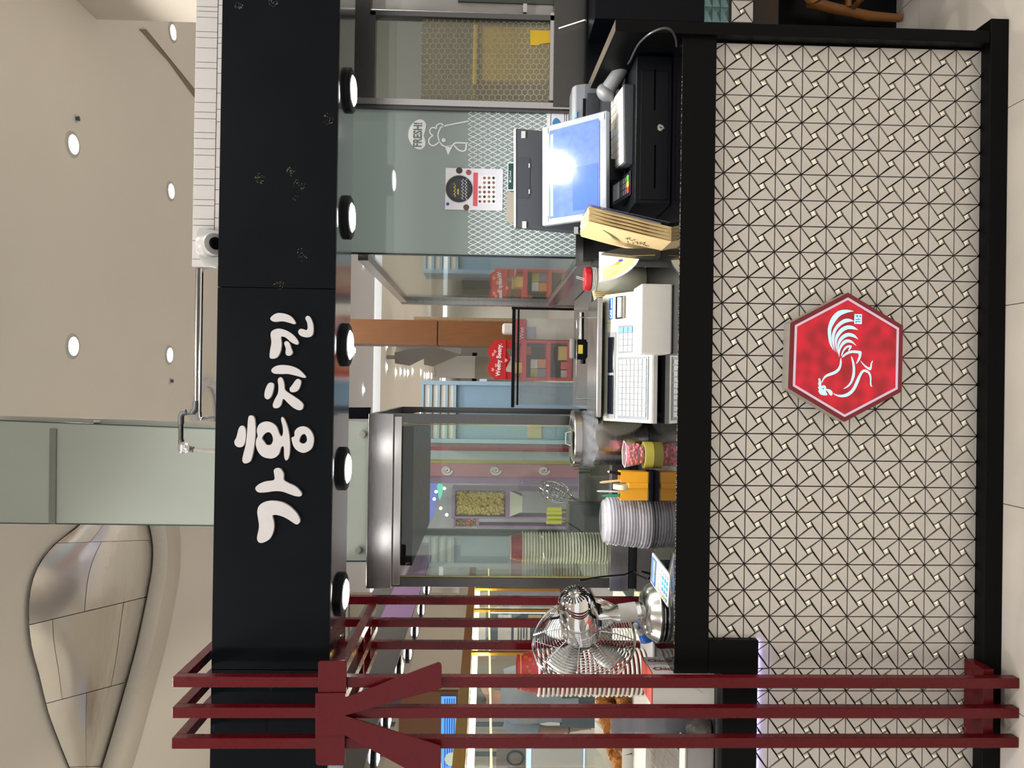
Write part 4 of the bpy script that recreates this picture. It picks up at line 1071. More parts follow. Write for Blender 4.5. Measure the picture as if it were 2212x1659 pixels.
for k in range(NB):
    lab = ['leftmost kraft paper bag of the stack, with a printed rooster', 'kraft paper bag next to the printed one in the standing stack'][min(k, 1)] if k < 2 else ('rightmost kraft paper bag of the standing stack' if k == NB-1 else '%s kraft paper bag counted from the left of the standing stack' % ORD[k])
    bt = thing('kraft_bag', lab, 'paper bag', C0 + T*(k/NB), 'kraft bags standing in a stack')
    obj('pouch', bag_mesh(k), M_kraft, bt)
    if k == 0:
        pr = MB()
        def bp(f, d): return C0 + Hh*f + Dd*d + V(-0.0012 - 0.0022*math.sin(math.pi*f), 0, 0)
        for q in range(6):
            pts = [bp(0.80 - 0.16*math.sin(t*0.5) - 0.022*q, 0.25 + 0.055*q*0.4 + 0.5*t/3.2*0.7) for t in [x*0.4 for x in range(9)]]
            pr.tube(pts, 0.0007, 4)
        obj('arc_print', pr, mat('bag_ink_pale', '#7f7458', 0.8), bt)
        pr2 = MB(); rr_ = random.Random(4)
        for q in range(14):
            f0, d0 = 0.50 - 0.022*q, 0.45 + rr_.uniform(-.06, .06)
            pr2.tube([bp(f0, d0), bp(f0 - 0.02, d0 + rr_.uniform(-.14, .14)), bp(f0 - 0.03, d0 + rr_.uniform(-.05, .12))], 0.0008, 4)
        obj('brush_print', pr2, mat('bag_ink', '#2b2a26', 0.8), bt)
sv = thing('plastic_sleeve', 'clear plastic sleeve of papers leaning on the kraft bags', 'sleeve', C1)
E0 = C1 + V(0.004, 0.02, 0.028)
obj('papers', MB().prism([E0, E0 + Dd*0.7, E0 + Dd*0.7 + Hh*0.8, E0 + Hh*0.86], (0.012, 0, 0)), mat('papers_grey', '#8d8a94', 0.6), sv)
obj('sleeve', MB().prism([E0 + V(0.0125, -0.004, -0.0275), E0 + V(0.0125, 0, -0.0275) + Dd*0.8, E0 + Dd*0.8 + Hh*0.9 + V(0.0125, 0, 0), E0 + Hh*0.9 + V(0.0125, -0.004, 0)], (0.002, 0, 0)), glass('sleeve_clear', '#e2e4ee', 0.06, 0.25, '#a2a4b0'), sv)
hp = thing('black_holder', 'black leaflet holder plate left of the kraft bags', 'holder', onz(1440, 550, ZC))
obj('plate', MB().prism([at(x, y, 2.52) for x, y in [(1303,545),(1337,536),(1428,538),(1428,556),(1416,557),(1355,551)]], (0.0, 0.05, 0)), mat('holder_black', '#2c2c26', 0.35), hp)
obj('strap', MB().tube([at(1357, 553, 2.515), at(1415, 551, 2.515)], 0.0012, 6), M_gold if 'M_gold' in globals() else M_steel, hp)
# ---- leaflet
lf = thing('leaflet', 'curled white leaflet with orange and blue print', 'leaflet', onz(1392, 575, ZC))
yl = 2.66
outl = [(1296,545),(1294,610),(1308,607.5),(1330,602),(1355,589),(1374,572),(1382,556),(1385,545)]
def lpt(x, y, o=0): 
    f = (x-1294)/91.0
    return at(x, y, yl - 0.05*f*f - o)
def lfan(pts, o, name, m):
    P = [lpt(x, y, o) for x, y in pts]; c = sum(P, V(0,0,0))/len(P)
    mb = MB(); n = len(P); mb.v = P + [c]; mb.f = [(i, (i+1) % n, n) for i in range(n)]; mb.m = [0]*n
    obj(name, mb, m, lf, solid=0.0004 if o == 0 else 0.0)
# sheet as strips so that it really curls
rows = []
topc = [(1294, 610), (1299, 609), (1308, 607.5), (1319, 605), (1330, 602), (1343, 596), (1355, 589), (1365, 581), (1374, 572), (1380, 562), (1384, 548)]
for x, y in topc: rows.append([lpt(x, 544 + (y-544)*k/5) for k in range(6)])
obj('sheet', MB().grid(rows), M_paper, lf, smooth=True, solid=0.0005)
lfan([(1303,581),(1302,603),(1326,599),(1354,583),(1372,565),(1376,553),(1365,550),(1352,557),(1330,570)], 0.0012, 'yellow_field', mat('leaf_yellow', '#d9cc8a', 0.6))
lfan([(1310,578),(1308,596),(1328,592),(1349,577),(1351,562),(1340,559),(1328,570)], 0.0020, 'orange_field', mat('leaf_orange', '#dd9a3e', 0.6))
for P in ([(1309,580),(1311,586),(1318,586),(1323,578),(1317,577)], [(1336,561),(1338,570),(1344,568),(1345,560)], [(1339,573),(1338,584),(1344,580),(1344,574)]):
    lfan(P, 0.0028, 'blue_mark', mat('leaf_blue', '#3c49a8', 0.6))
lfan([(1313,588),(1316,591),(1319,588),(1316,586)], 0.0028, 'red_mark', mat('leaf_red', '#b53a22', 0.6))
# ---- jar with red lid
jr = thing('jar', 'cream jar with a red lid behind the label scale', 'jar', V(at(1330, 604, 2.78).x, 2.78, ZC))
jc = V(at(1330, 604, 2.78).x, 2.78, ZC+0.0005); zj = at(1262, 604, 2.78).z - ZC
obj('body', MB().lathe([(0.043, 0), (0.047, 0.005), (0.047, zj*0.62), (0.040, zj*0.80), (0.040, zj-0.03), (0, zj-0.03)], jc, n=28), M_cream, jr, smooth=True)
for k in range(3): obj('neck_ring', MB().lathe([(0.040, 0), (0.0435, 0.002), (0.040, 0.004)], jc + V(0, 0, zj*0.80 + 0.002 + k*0.006), n=28), M_white, jr, smooth=True)
obj('lid', MB().lathe([(0.040, zj-0.024), (0.0435, zj-0.023), (0.0435, zj-0.003), (0.041, zj), (0, zj)], jc, n=32), mat('lid_red', '#a3121f', 0.3), jr, smooth=True)
for dx in (0, 0.006): obj('skewer', MB().tube([jc + V(-0.005+dx, 0.0, zj-0.002), jc + V(0.004+dx, 0.006, zj+0.028)], 0.0012, 6), M_lgrey, jr)
kc = thing('kraft_carton', 'small folded kraft carton stack between jar and scale', 'carton', onz(1378, 638, ZC))
for k in range(5):
    a = pbox(1283+k, 1385, 627+k*4, 630.2+k*4, 2.83, 0.05)
    obj('carton_leaf', a, M_kraft, kc)
# ---- label printing scale
ls = thing('label_scale', 'cream label printing scale with steel tray and white keypad', 'scale', (0.09, 2.65, ZC))
Fs = Face(at(1305, 898, 2.685), at(1309, 640, 2.685), at(1410, 624, 2.50), at(1409, 915, 2.50))
xw0, xw1 = min(Fs.tl.x, Fs.bl.x), max(Fs.tr.x, Fs.br.x)
zt2, zb2 = (Fs.tl.z+Fs.tr.z)/2, (Fs.bl.z+Fs.br.z)/2
profs = [(2.505, ZC+0.012), (2.50, zb2), (2.685, zt2), (2.69, zt2+0.001), (2.885, zt2+0.001), (2.885, ZC+0.012)]
obj('body', MB().prism([(xw0, a, b) for a, b in profs], (xw1-xw0, 0, 0)), M_cream, ls, bevel=0.004)
for X in (xw0+0.03, xw1-0.03):
    for Yy in (2.53, 2.86): obj('foot', MB().cyl((X, Yy, ZC+0.0003), (X, Yy, ZC+0.0125), 0.012, n=12), M_black, ls)
Fs.tl = V(xw0, 2.685, zt2); Fs.tr = V(xw1, 2.685, zt2); Fs.br = V(xw1, 2.50, zb2); Fs.bl = V(xw0, 2.50, zb2)
obj('display_frame', Fs.slab(0.02, 0.70, 0.06, 0.24, 0.0, 0.002), M_grey, ls)
obj('display_window', Fs.slab(0.055, 0.36, 0.08, 0.21, 0.002, 0.003), mat('display_dark', '#10141a', 0.08, spec=0.8), ls)
obj('display_window', Fs.slab(0.38, 0.66, 0.08, 0.21, 0.002, 0.003), mat('display_dark', '#10141a', 0.08, spec=0.8), ls)
obj('keypad_frame', Fs.slab(0.025, 0.50, 0.30, 0.93, 0.0, 0.0025), mat('keypad_grey', '#6f7376', 0.4), ls)
M_key = mat('key_white', '#c4c3bd', 0.4)
for i in range(10):
    for j in range(7):
        u0, v0 = 0.048 + i*0.044, 0.335 + j*0.082
        obj('key', Fs.slab(u0, u0+0.036, v0, v0+0.066, 0.0025, 0.0048), mat('key_blue', '#a9bbd0', 0.4) if (j == 0 and i in (2, 3, 4)) else M_key, ls)
obj('keypad_frame', Fs.slab(0.53, 0.745, 0.30, 0.72, 0.0, 0.0025), mat('keypad_grey', '#6f7376', 0.4), ls)
for i in range(4):
    for j in range(4):
        u0, v0 = 0.545 + i*0.048, 0.33 + j*0.095
        obj('key', Fs.slab(u0, u0+0.04, v0, v0+0.08, 0.0025, 0.0048), [M_key, mat('key_sky', '#5f9ccf', 0.4)][i == 3], ls)
obj('print_window', Fs.slab(0.80, 0.975, 0.22, 0.42, 0.0, 0.0008), M_black, ls)
rl = MB().cyl(Fs.p(0.81, 0.33, 0.0), Fs.p(0.965, 0.33, 0.0), 0.012, n=16)
obj('paper_roll', rl, M_lgrey, ls, smooth=True)
obj('tear_bar', Fs.slab(0.80, 0.975, 0.40, 0.43, 0.0008, 0.006), M_steel, ls)
obj('seam', Fs.slab(0.772, 0.776, 0.0, 1.0, -0.0004, 0.0004), M_grey, ls)
bl = obj('maker_plate', Fs.slab(0.80, 0.97, 0.075, 0.155, 0.0, 0.0012), mat('plate_blue', '#2f74c8', 0.4), ls)
tp = Fs.p(0.81, 0.142, 0.0014)
lt_ = text_mb('CAS', 0.016, tp, Fs.tr-Fs.tl, Fs.tl-Fs.bl, 0.0002, bold=0.0006)
Fs.slab(0.89, 0.915, 0.125, 0.142, 0.0013, 0.0016, lt_); Fs.slab(0.92, 0.96, 0.125, 0.142, 0.0013, 0.0016, lt_)
obj('plate_lettering', lt_, M_paper, bl)
obj('front_lip', MB().box((xw0, 2.495, ZC+0.013), (xw1, 2.4995, zb2-0.003)), M_lgrey, ls)
# tray
ztr = at(1290, 780, 2.655).z
xt0, xt1 = at(1295, 902, 2.655).x, at(1295, 641, 2.655).x
obj('tray', MB().box((xt0, 2.655, ztr-0.017), (xt1, 2.915, ztr)), M_steelh, ls, bevel=0.004)
for X in (xt0+0.08, xt1-0.08): obj('tray_post', MB().cyl((X, 2.78, zt2+0.001), (X, 2.78, ztr-0.017), 0.02, n=14), M_black, ls)
gp = [at(1285, 862, 2.88), at(1247, 862, 2.88), at(1245, 858, 2.88), at(1246, 690, 2.88), at(1249, 685, 2.88), at(1285, 686, 2.88)]
gp[0].z = gp[-1].z = ztr
obj('tray_guard', MB().tube(gp, 0.0022, 8), M_chrome, ls, smooth=True)
# ---- white display box before the scale
db = thing('display_box', 'plain white plastic box at the counter edge before the scale', 'box', onz(1453, 690, ZC))
yb0 = onz(1453, 690, ZC).y; 
xa_, xb_ = at(1420, 764, yb0).x, at(1420, 613, yb0).x
zb_ = at(1384, 690, yb0).z
obj('case', MB().box((xa_, yb0, ZC+0.0005), (xb_, yb0+0.125, zb_)), M_white, db, bevel=0.006, seg=3)
obj('base', MB().box((xa_+0.006, yb0+0.004, ZC+0.0002), (xb_-0.006, yb0+0.12, ZC+0.0006)), M_dgrey, db)
# ---- phone clamp on a pole behind the tray
pcp = thing('phone_clamp', 'black clamp with a yellow label on a steel pole behind the tray', 'clamp', at(1270, 757, 3.2))
Yw = 3.2
obj('block', pbox(1245, 1267, 733, 776, Yw, 0.05), M_black, pcp, bevel=0.003)
obj('label', pbox(1249, 1259, 745, 764, Yw-0.001, 0.001), mat('label_yellow', '#c9b53a', 0.5), pcp)
obj('disc', pbox(1232, 1243, 730, 775, Yw-0.01, 0.045), M_grey, pcp, bevel=0.008, seg=3)
obj('pole', MB().cyl(at(1256, 675, Yw+0.02), at(1256, 735, Yw+0.02), 0.011, n=14), M_steelh, pcp, smooth=True)
obj('knob', MB().cyl(at(1259, 777, Yw+0.02), at(1259, 786, Yw+0.02), 0.012, n=12), M_black, pcp, smooth=True)
obj('stand', MB().box((at(1266, 772, Yw).x, Yw+0.01, 0.001), (at(1266, 738, Yw).x, Yw+0.04, at(1266, 750, Yw).z)), M_dgrey, pcp)
# ---- steel pot
pot = thing('steel_pot', 'tall stainless pot with plastic wrap under its rim', 'pot', V(at(1330, 948, 2.77).x, 2.77, ZC))
pcn = V(at(1330, 948, 2.77).x, 2.77, ZC+0.0005); zp = at(1240, 948, 2.70).z - ZC; Rr = px(61, 2.77)
obj('body', MB().lathe([(Rr*0.90, 0), (Rr*0.93, 0.004), (Rr*0.93, zp-0.02), (Rr*0.92, zp-0.02)], pcn, n=40), M_steel, pot, smooth=True)
obj('rim', MB().lathe([(Rr*0.90, zp-0.028), (Rr*1.02, zp-0.026), (Rr*1.02, zp-0.003), (Rr*0.99, zp), (Rr*0.90, zp), (Rr*0.88, zp-0.008)], pcn, n=44), M_steelh, pot, smooth=True)
obj('lid', MB().lathe([(Rr*0.9, zp-0.006), (Rr*0.7, zp+0.002), (0, zp+0.006)], pcn, n=36), M_chrome, pot, smooth=True)
obj('lid_handle', MB().tube([pcn + V(-0.025, 0, zp+0.004), pcn + V(-0.02, 0, zp+0.022), pcn + V(0.02, 0, zp+0.022), pcn + V(0.025, 0, zp+0.004)], 0.003, 8), M_chrome, pot, smooth=True)
wr = []; rr_ = random.Random(9)
for i in range(8):
    f = i/7
    wr.append([pcn + V((Rr*(0.955 + 0.05*math.sin(j*1.7+i*0.9)*f + 0.05*f) + rr_.uniform(-.002, .002))*math.cos(j*2*math.pi/48), (Rr*(0.955 + 0.05*math.sin(j*1.7+i*0.9)*f + 0.05*f))*math.sin(j*2*math.pi/48), zp-0.028-0.05*f - 0.006*f*math.sin(j*0.8)) for j in range(49)])
M_wrap = glass('plastic_wrap', '#eceff2', 0.08, 0.28, '#c9ccd2', ns=30)
obj('plastic_wrap', MB().grid(wr), M_wrap, pot, smooth=True)
# ---- tape roll and hexagonal tub
tr = thing('tape_roll', 'roll of yellowish clear tape lying under the pink tub', 'tape', onz(1412, 984, ZC))
tcn = V(onz(1411, 984, ZC).x, onz(1411, 984, ZC).y + 0.02, ZC+0.0006); Rt = px(29, 2.62)
obj('roll', MB().lathe([(Rt, 0), (Rt, 0.030), (Rt*0.72, 0.030), (Rt*0.72, 0)], tcn, n=36, closed=True), mat('tape_yellow', '#b3a648', 0.25), tr, smooth=True)
obj('core', MB().lathe([(Rt*0.72, 0.001), (Rt*0.72, 0.029), (Rt*0.66, 0.029), (Rt*0.66, 0.001)], tcn, n=30, closed=True), mat('core_paper', '#c9bb90', 0.7), tr, smooth=True)
tb = thing('pink_tub', 'clear hexagonal plastic tub with pink pieces on the tape roll', 'tub', tcn + V(0, 0, 0.031))
tbc = tcn + V(0.002, 0, 0.0315); Hx = px(40, 2.62)
hexo = lambda r, z: [tbc + V(r*math.cos(k*math.pi/3+0.3), r*math.sin(k*math.pi/3+0.3), z) for k in range(6)]
wv = hexo(0.033, 0) + hexo(0.047, Hx) + hexo(0.031, 0.001) + hexo(0.045, Hx)
tbm = MB().add(wv, [(5,4,3,2,1,0)] + [(k, (k+1) % 6, 6+(k+1) % 6, 6+k) for k in range(6)] + [(12+(k+1) % 6, 12+k, 18+k, 18+(k+1) % 6) for k in range(6)] + [(6+k, 6+(k+1) % 6, 18+(k+1) % 6, 18+k) for k in range(6)])
obj('shell', tbm, glass('tub_clear', '#f8f0f2', 0.04, 0.2, '#e6d4d8'), tb)
obj('rim', MB().tube(hexo(0.047, Hx), 0.0016, 6, True), M_white, tb)
pk_ = random.Random(3); mp_ = MB()
for k in range(110):
    a, d = pk_.uniform(0, 6.28), 0.034*math.sqrt(pk_.random()); z = pk_.uniform(0.008, Hx*0.85)
    mp_.ball(tbc + V(d*math.cos(a), d*math.sin(a), z), (0.007, 0.007, 0.004), 7, 5)
obj('pink_pieces', mp_, mat('pink_gel', '#ee7d85', 0.3), tb, smooth=True, kind='stuff')
# ---- orange caddy with pens
cdy = thing('pen_caddy', 'orange tool caddy with black band holding pens and tape', 'caddy', onz(1413, 1051, ZC))
yq = onz(1413, 1051, ZC).y
M_org = mat('caddy_orange', '#e6a018', 0.4)
xq0, xq1 = at(1400, 1081, yq).x, at(1400, 1020, yq).x
zq = at(1341, 1050, yq).z
obj('band', MB().box((xq0-0.003, yq-0.003, ZC+0.0005), (xq1+0.003, yq+0.065, ZC+0.020)), M_black, cdy, bevel=0.004)
for a, b, top in ((0.0, 0.42, zq), (0.62, 1.0, zq)):
    X0, X1 = xq0+(xq1-xq0)*a, xq0+(xq1-xq0)*b; t_ = 0.0025
    w_ = MB().box((X0, yq, ZC+0.0205), (X1, yq+t_, top)).box((X0, yq+0.06-t_, ZC+0.0205), (X1, yq+0.06, top)).box((X0, yq+t_, ZC+0.0205), (X0+t_, yq+0.06-t_, top)).box((X1-t_, yq+t_, ZC+0.0205), (X1, yq+0.06-t_, top))
    obj('pocket', w_, M_org, cdy)
obj('pocket', MB().box((xq0+(xq1-xq0)*0.425, yq-0.006, ZC+0.0205), (xq0+(xq1-xq0)*0.615, yq+0.055, zq-0.025)), M_org, cdy, bevel=0.002)
obj('floor_plate', MB().box((xq0, yq, ZC+0.019), (xq1, yq+0.06, ZC+0.022)), M_org, cdy)
def pen(name, label, xt, yt, xb, yb_, r, m, cat='pen', capm=None):
    t = thing(name, label, cat, at(xb, yb_, yq+0.03), 'tools in the orange caddy')
    a, b = at(xt, yt, yq+0.03), at(xb, yb_, yq+0.03)
    obj('barrel', MB().tube([b, a.lerp(b, 0.02), a], [r, r, r*0.85], 10), m, t, smooth=True)
    obj('tip', MB().tube([a, a + (a-b).normalized()*0.006], [r*0.8, r*0.35], 8), capm or m, t, smooth=True)
pen('pen', 'green ribbed pen standing in the orange caddy', 1304, 1071, 1380, 1069, 0.0048, mat('pen_green', '#1f7a58', 0.4))
pen('pen', 'silver pen standing in the orange caddy', 1293, 1061, 1380, 1063, 0.0035, M_lgrey, capm=M_white)
pen('craft_knife', 'flat wooden handled knife standing in the orange caddy', 1299, 1042, 1380, 1034, 0.0042, mat('pen_wood', '#c2a877', 0.5), 'knife')
pen('marker', 'black marker with a white cap tilted in the orange caddy', 1316, 1019, 1375, 1030, 0.0052, M_black, 'marker', M_white)
tw = thing('white_tape', 'small white tape roll tucked in the orange caddy', 'tape', at(1352, 1051, yq+0.025))
obj('roll', MB().lathe([(0.030, -0.008), (0.030, 0.008), (0.018, 0.008), (0.018, -0.008)], at(1343, 1051, yq+0.024), (1, 0, 0), 30, closed=True), mat('tape_white', '#d0cdae', 0.4), tw, smooth=True)
# ---- stack of clear lids
M_lid = glass('lid_clear', '#f8f8fa', 0.06, 0.30, '#e9e6e9', ns=50)
lc = onz(1410, 1137, ZC); lc = V(lc.x, lc.y + 0.085, ZC+0.0006)
Rl = px(57, 2.66)
lp = thing('clear_cover', 'lid', 'lid', (0, 0, 0), 'clear lids in a stack')
obj('dish', MB().lathe([(Rl, 0.0), (Rl, 0.004), (Rl*0.965, 0.006), (Rl*0.93, 0.005), (Rl*0.90, 0.016), (Rl*0.80, 0.021), (0, 0.021)], n=40), M_lid, lp, smooth=True)
obj('rim', MB().tube([(Rl*math.cos(i*math.pi/20), Rl*math.sin(i*math.pi/20), 0.002) for i in range(40)], 0.0016, 5, True), M_lid, lp, smooth=True)
nl = 15; zl_top = at(1303, 1137, 2.66).z - ZC - 0.02
for k in range(nl):
    o = lp if k == 0 else copy_tree(lp)
    s_ = 1 - 0.10*(k/(nl-1))
    o.scale = (s_, s_, 1)
    o.location = lc + V(0.0015*math.sin(k*2.1)+0.004*k/nl, 0.0015*math.cos(k*1.3), zl_top*k/(nl-1))
    o['label'] = 'topmost clear plastic lid of the stack between caddy and calculator' if k == nl-1 else ('lowest clear plastic lid of the stack, lying on the counter' if k == 0 else '%s clear plastic lid from the top of the stack next to the orange caddy' % ORD[nl-1-k])
sk = random.Random(6)
for k in range(5):
    t_ = zl_top*(0.98 - 0.14*k); a = sk.uniform(-0.8, 0.8)
    q0 = lc + V(-0.03*math.cos(a), -0.072, t_+0.012); q1 = lc + V(0.045*math.cos(a), -0.068, t_+0.03*math.sin(a)-0.01)
    obj('wooden_pick', MB().tube([q0 + V(0, 0.02, 0), q1 + V(0, 0.02, 0)], 0.0009, 5), mat('pick_wood', '#d2b06a', 0.6), label='%s thin wooden pick from the top caught between the clear lids' % ORD[k], cat='pick', group='picks in the lids')
# ---- calculator
ca = thing('calculator', 'white calculator with blue keys propped at the counter edge', 'calculator', onz(1448, 1270, ZC))
yb1 = onz(1444, 1280, ZC+0.004).y
Fc = Face(at(1404, 1257, yb1+0.095), at(1408, 1193, yb1+0.095), at(1447, 1243, yb1+0.004), at(1442, 1313, yb1+0.0))
obj('case', Fc.slab(0, 1, 0, 1, -0.009, 0), M_white, ca, bevel=0.003)
obj('panel', Fc.slab(0.08, 0.92, 0.05, 0.30, 0.0003, 0.0015), mat('calc_blue', '#2f62c0', 0.35), ca, bevel=0.001)
obj('screen', Fc.slab(0.13, 0.87, 0.13, 0.26, 0.0016, 0.0022), mat('lcd_green', '#8f9a94', 0.2), ca)
for r_ in range(5):
    for c_ in range(5):
        m_ = mat('calc_key_blue', '#3f9be0', 0.4) if (r_ >= 2 and c_ in (1, 2, 3)) or (r_ == 4 and c_ == 0) else mat('calc_key_pale', '#cfc6c6', 0.4)
        if r_ == 3 and c_ == 0: m_ = mat('calc_key_yellow', '#e0aa2a', 0.4)
        obj('key', Fc.slab(0.10+c_*0.172, 0.10+c_*0.172+0.10, 0.42+r_*0.112, 0.48+r_*0.112, 0.0003, 0.0022), m_, ca)
lo = [Fc.p(0.1, 0.2, -0.0095), Fc.p(0.9, 0.2, -0.0095), Fc.p(0.9, 0.5, -0.0095), Fc.p(0.1, 0.5, -0.0095)]
bs_ = [V(p.x, p.y, ZC+0.0004) for p in lo]
obj('prop', MB().add(lo + bs_, [(0,1,2,3), (7,6,5,4), (0,4,5,1), (1,5,6,2), (2,6,7,3), (3,7,4,0)]), mat('calc_teal', '#16323c', 0.4), ca)
# ---- chrome desk fan seen from behind
fn = thing('desk_fan', 'chrome desk fan turned away on the counter end', 'fan', onz(1440, 1322, ZC))
bax = V(0.80, -0.55, 0.20).normalized()
fc = at(1260, 1383, 2.53)
e1 = bax.cross(V(0, 0, 1)).normalized(); e2 = e1.cross(bax).normalized()
RC = 0.168
def wire_grille(sgn, name, hub, nr):
    mb = MB()
    hgt = lambda r: sgn*(0.012 + 0.045*(1-(r/RC)**2.2))
    for k in range(nr):
        r = hub + (RC-hub)*k/(nr-1)
        c_ = fc + bax*hgt(r)
        mb.tube([c_ + e1*(r*math.cos(i*math.pi/20)) + e2*(r*math.sin(i*math.pi/20)) for i in range(40)], 0.0011, 4, True)
    for k in range(8):
        a = k*math.pi/4 + 0.2
        mb.tube([fc + bax*(hgt(r)+sgn*0.002) + (e1*math.cos(a)+e2*math.sin(a))*r for r in [hub + (RC-hub)*i/8 for i in range(9)]], 0.0016, 5)
    return obj(name, mb, M_chrome, fn, smooth=True)
wire_grille(1, 'rear_grille', 0.05, 15)
wire_grille(-1, 'front_grille', 0.03, 15)
obj('rim', MB().tube([fc + e1*(RC*1.01*math.cos(i*math.pi/28)) + e2*(RC*1.01*math.sin(i*math.pi/28)) for i in range(56)], 0.0042, 8, True), M_chrome, fn, smooth=True)
M_blade = mat('blade_metal', '#c9c9c6', 0.28, 0.7)
for k in range(4):
    a0 = k*math.pi/2 + 0.75; rows = []
    for i in range(7):
        r = 0.028 + 0.118*i/6; row = []
        wd = 0.30 + 0.45*math.sin(math.pi*(0.2+0.65*i/6))
        for j in range(6):
            a = a0 + (j/5-0.5)*wd*1.25
            row.append(fc + bax*(0.022*(j/5-0.5)) + (e1*math.cos(a)+e2*math.sin(a))*r)
        rows.append(row)
    obj('blade', MB().grid(rows), M_blade, fn, smooth=True, solid=0.0016)
obj('hub', MB().lathe([(0.0, -0.022), (0.026, -0.018), (0.030, 0.0), (0.030, 0.03), (0.0, 0.03)], fc, bax, 24), M_dgrey, fn, smooth=True)
Rm = 0.066
mp2 = [(0.045, 0.045), (Rm*0.98, 0.050), (Rm, 0.062), (Rm, 0.088), (Rm*0.985, 0.089), (Rm*0.985, 0.150), (Rm*0.95, 0.178), (Rm*0.86, 0.203), (Rm*0.70, 0.222), (Rm*0.48, 0.234), (Rm*0.25, 0.239), (0.0, 0.241)]
obj('motor_shell', MB().lathe(mp2, fc, bax, 40), M_chrome, fn, smooth=True)
vn = MB()
for k in range(22):
    a = 2*math.pi*k/22; d = e1*math.cos(a)+e2*math.sin(a); tng = (-e1*math.sin(a)+e2*math.cos(a))*0.0017
    p_, q_ = fc + bax*0.2395 + d*Rm*0.30, fc + bax*0.2315 + d*Rm*0.57
    vn.prism([p_-tng*0.6, q_-tng, q_+tng, p_+tng*0.6], bax*0.0012)
obj('vent_slots', vn, M_black, fn)
obj('end_screw', MB().lathe([(0.009, 0.240), (0.008, 0.243), (0, 0.244)], fc, bax, 16), M_chrome, fn, smooth=True)
obj('speed_knob', MB().tube([fc + bax*0.13 + e2*Rm*0.98, fc + bax*0.13 + e2*(Rm+0.022), fc + bax*0.13 + e2*(Rm+0.026)], [0.004, 0.004, 0.008], 10), M_black, fn, smooth=True)
bx_ = fc + bax*0.125
bcn = V(at(1420, 1322, 2.45).x, 2.46, ZC+0.0005)
obj('base', MB().lathe([(0.094, 0), (0.098, 0.004), (0.098, 0.018), (0.094, 0.022), (0.082, 0.044), (0.060, 0.060), (0.034, 0.067), (0.0, 0.068)], bcn, n=44), mat('base_chrome', '#c4c4c2', 0.2, 1.0, na=0.04), fn, smooth=True)
obj('base_band', MB().lathe([(0.0985, 0.008), (0.099, 0.010), (0.099, 0.016), (0.0985, 0.018)], bcn, n=44), M_dsteel, fn, smooth=True)
ck = bcn + V(0, 0, 0.066); tk = V(bx_.x, bx_.y, bx_.z - Rm*0.9)
obj('column', MB().tube([ck, ck.lerp(tk, 0.02), ck.lerp(tk, 0.55), ck.lerp(tk, 0.70), ck.lerp(tk, 1.0)], [0.031, 0.031, 0.029, 0.018, 0.016], 22), M_chrome, fn, smooth=True)
obj('rating_label', MB().tube([ck.lerp(tk, 0.10), ck.lerp(tk, 0.5)], [0.0314, 0.0302], 22), mat('label_silver', '#a8a6a2', 0.5), fn, smooth=True)
obj('tilt_knob', MB().cyl(tk + V(0.016, -0.01, 0.004), tk + V(0.04, -0.02, 0.004), 0.014, n=14), M_black, fn, smooth=True)
obj('tilt_bracket', MB().cyl(tk + V(-0.03, 0, -0.002), tk + V(0.026, 0, -0.002), 0.015, n=14), M_dsteel, fn, smooth=True)
fl = [at(x, y, Y) for x, y, Y in crom([(1252,1254,2.40),(1290,1247,2.45),(1330,1243,2.62),(1350,1241,2.76),(1368,1234,2.84),(1378,1242,2.70)], 6, False)]
fl += [onz(1396, 1250, ZC+0.004)]
obj('fan_lead', MB().tube(fl, 0.0028, 8), M_black, smooth=True, label='black power lead hanging from the chrome fan to the counter', cat='cable')
# ---- blue spray bottle behind the fan base
sb_ = thing('blue_bottle', 'small blue bottle with white cap lying behind the fan base', 'bottle', onz(1400, 1370, ZC))
q0, q1 = at(1384, 1340, 2.64), at(1400, 1388, 2.60)
dq = (q1-q0)
obj('body', MB().tube([q0, q0 + dq*0.08, q0 + dq*0.5, q0 + dq*0.95, q1], [0.014, 0.021, 0.024, 0.024, 0.016], 18), mat('bottle_blue', '#1e63c4', 0.3), sb_, smooth=True)
obj('cap', MB().ball(at(1374, 1352, 2.62), (0.012, 0.012, 0.012), 14, 10), M_white, sb_, smooth=True)
obj('cap', MB().ball(at(1384, 1366, 2.60), (0.011, 0.011, 0.016), 14, 10), M_white, sb_, smooth=True)
obj('foot', MB().box(V(q0.x-0.05, 2.58, ZC+0.0005), V(q0.x+0.01, 2.66, q1.z-0.01)), M_white, sb_, bevel=0.004)
# ================================================================== NEIGHBOUR AT THE FAR RIGHT
nb = thing('neighbour_counter', 'black neighbouring counter with a teal glass strip at the far right', 'counter', (1.65, 2.8, 0.6))
YN = 2.71
xn = at(1550, 47.5, YN).x
z_a, z_b, z_c, z_d = at(1521, 20, YN).z, at(1575, 20, YN).z, at(1580, 20, YN).z, at(1630, 20, YN).z
obj('upper', MB().box((xn, YN, z_a), (2.15, 2.9, 1.2)), mat('navy_black', '#0b0d13', 0.35), nb)
tg = mat('teal_glass', '#5f7d80', 0.12, 0.6, ns=60, na=0.3)
for k in range(9):
    for r_ in range(3):
        X0 = xn + k*0.055; Z0 = z_b + (z_a-z_b)*r_/3; dz = (z_a-z_b)/3; dxx = 0.055
        c_ = V(X0+dxx/2, YN-0.004, Z0+dz/2)
        cs = [V(X0+0.0006, YN+0.003, Z0+0.0004), V(X0+dxx-0.0006, YN+0.003, Z0+0.0004), V(X0+dxx-0.0006, YN+0.003, Z0+dz-0.0004), V(X0+0.0006, YN+0.003, Z0+dz-0.0004)]
        obj('glass_facet', MB().add(cs + [c_], [(0,1,4), (1,2,4), (2,3,4), (3,0,4)]), tg, nb)
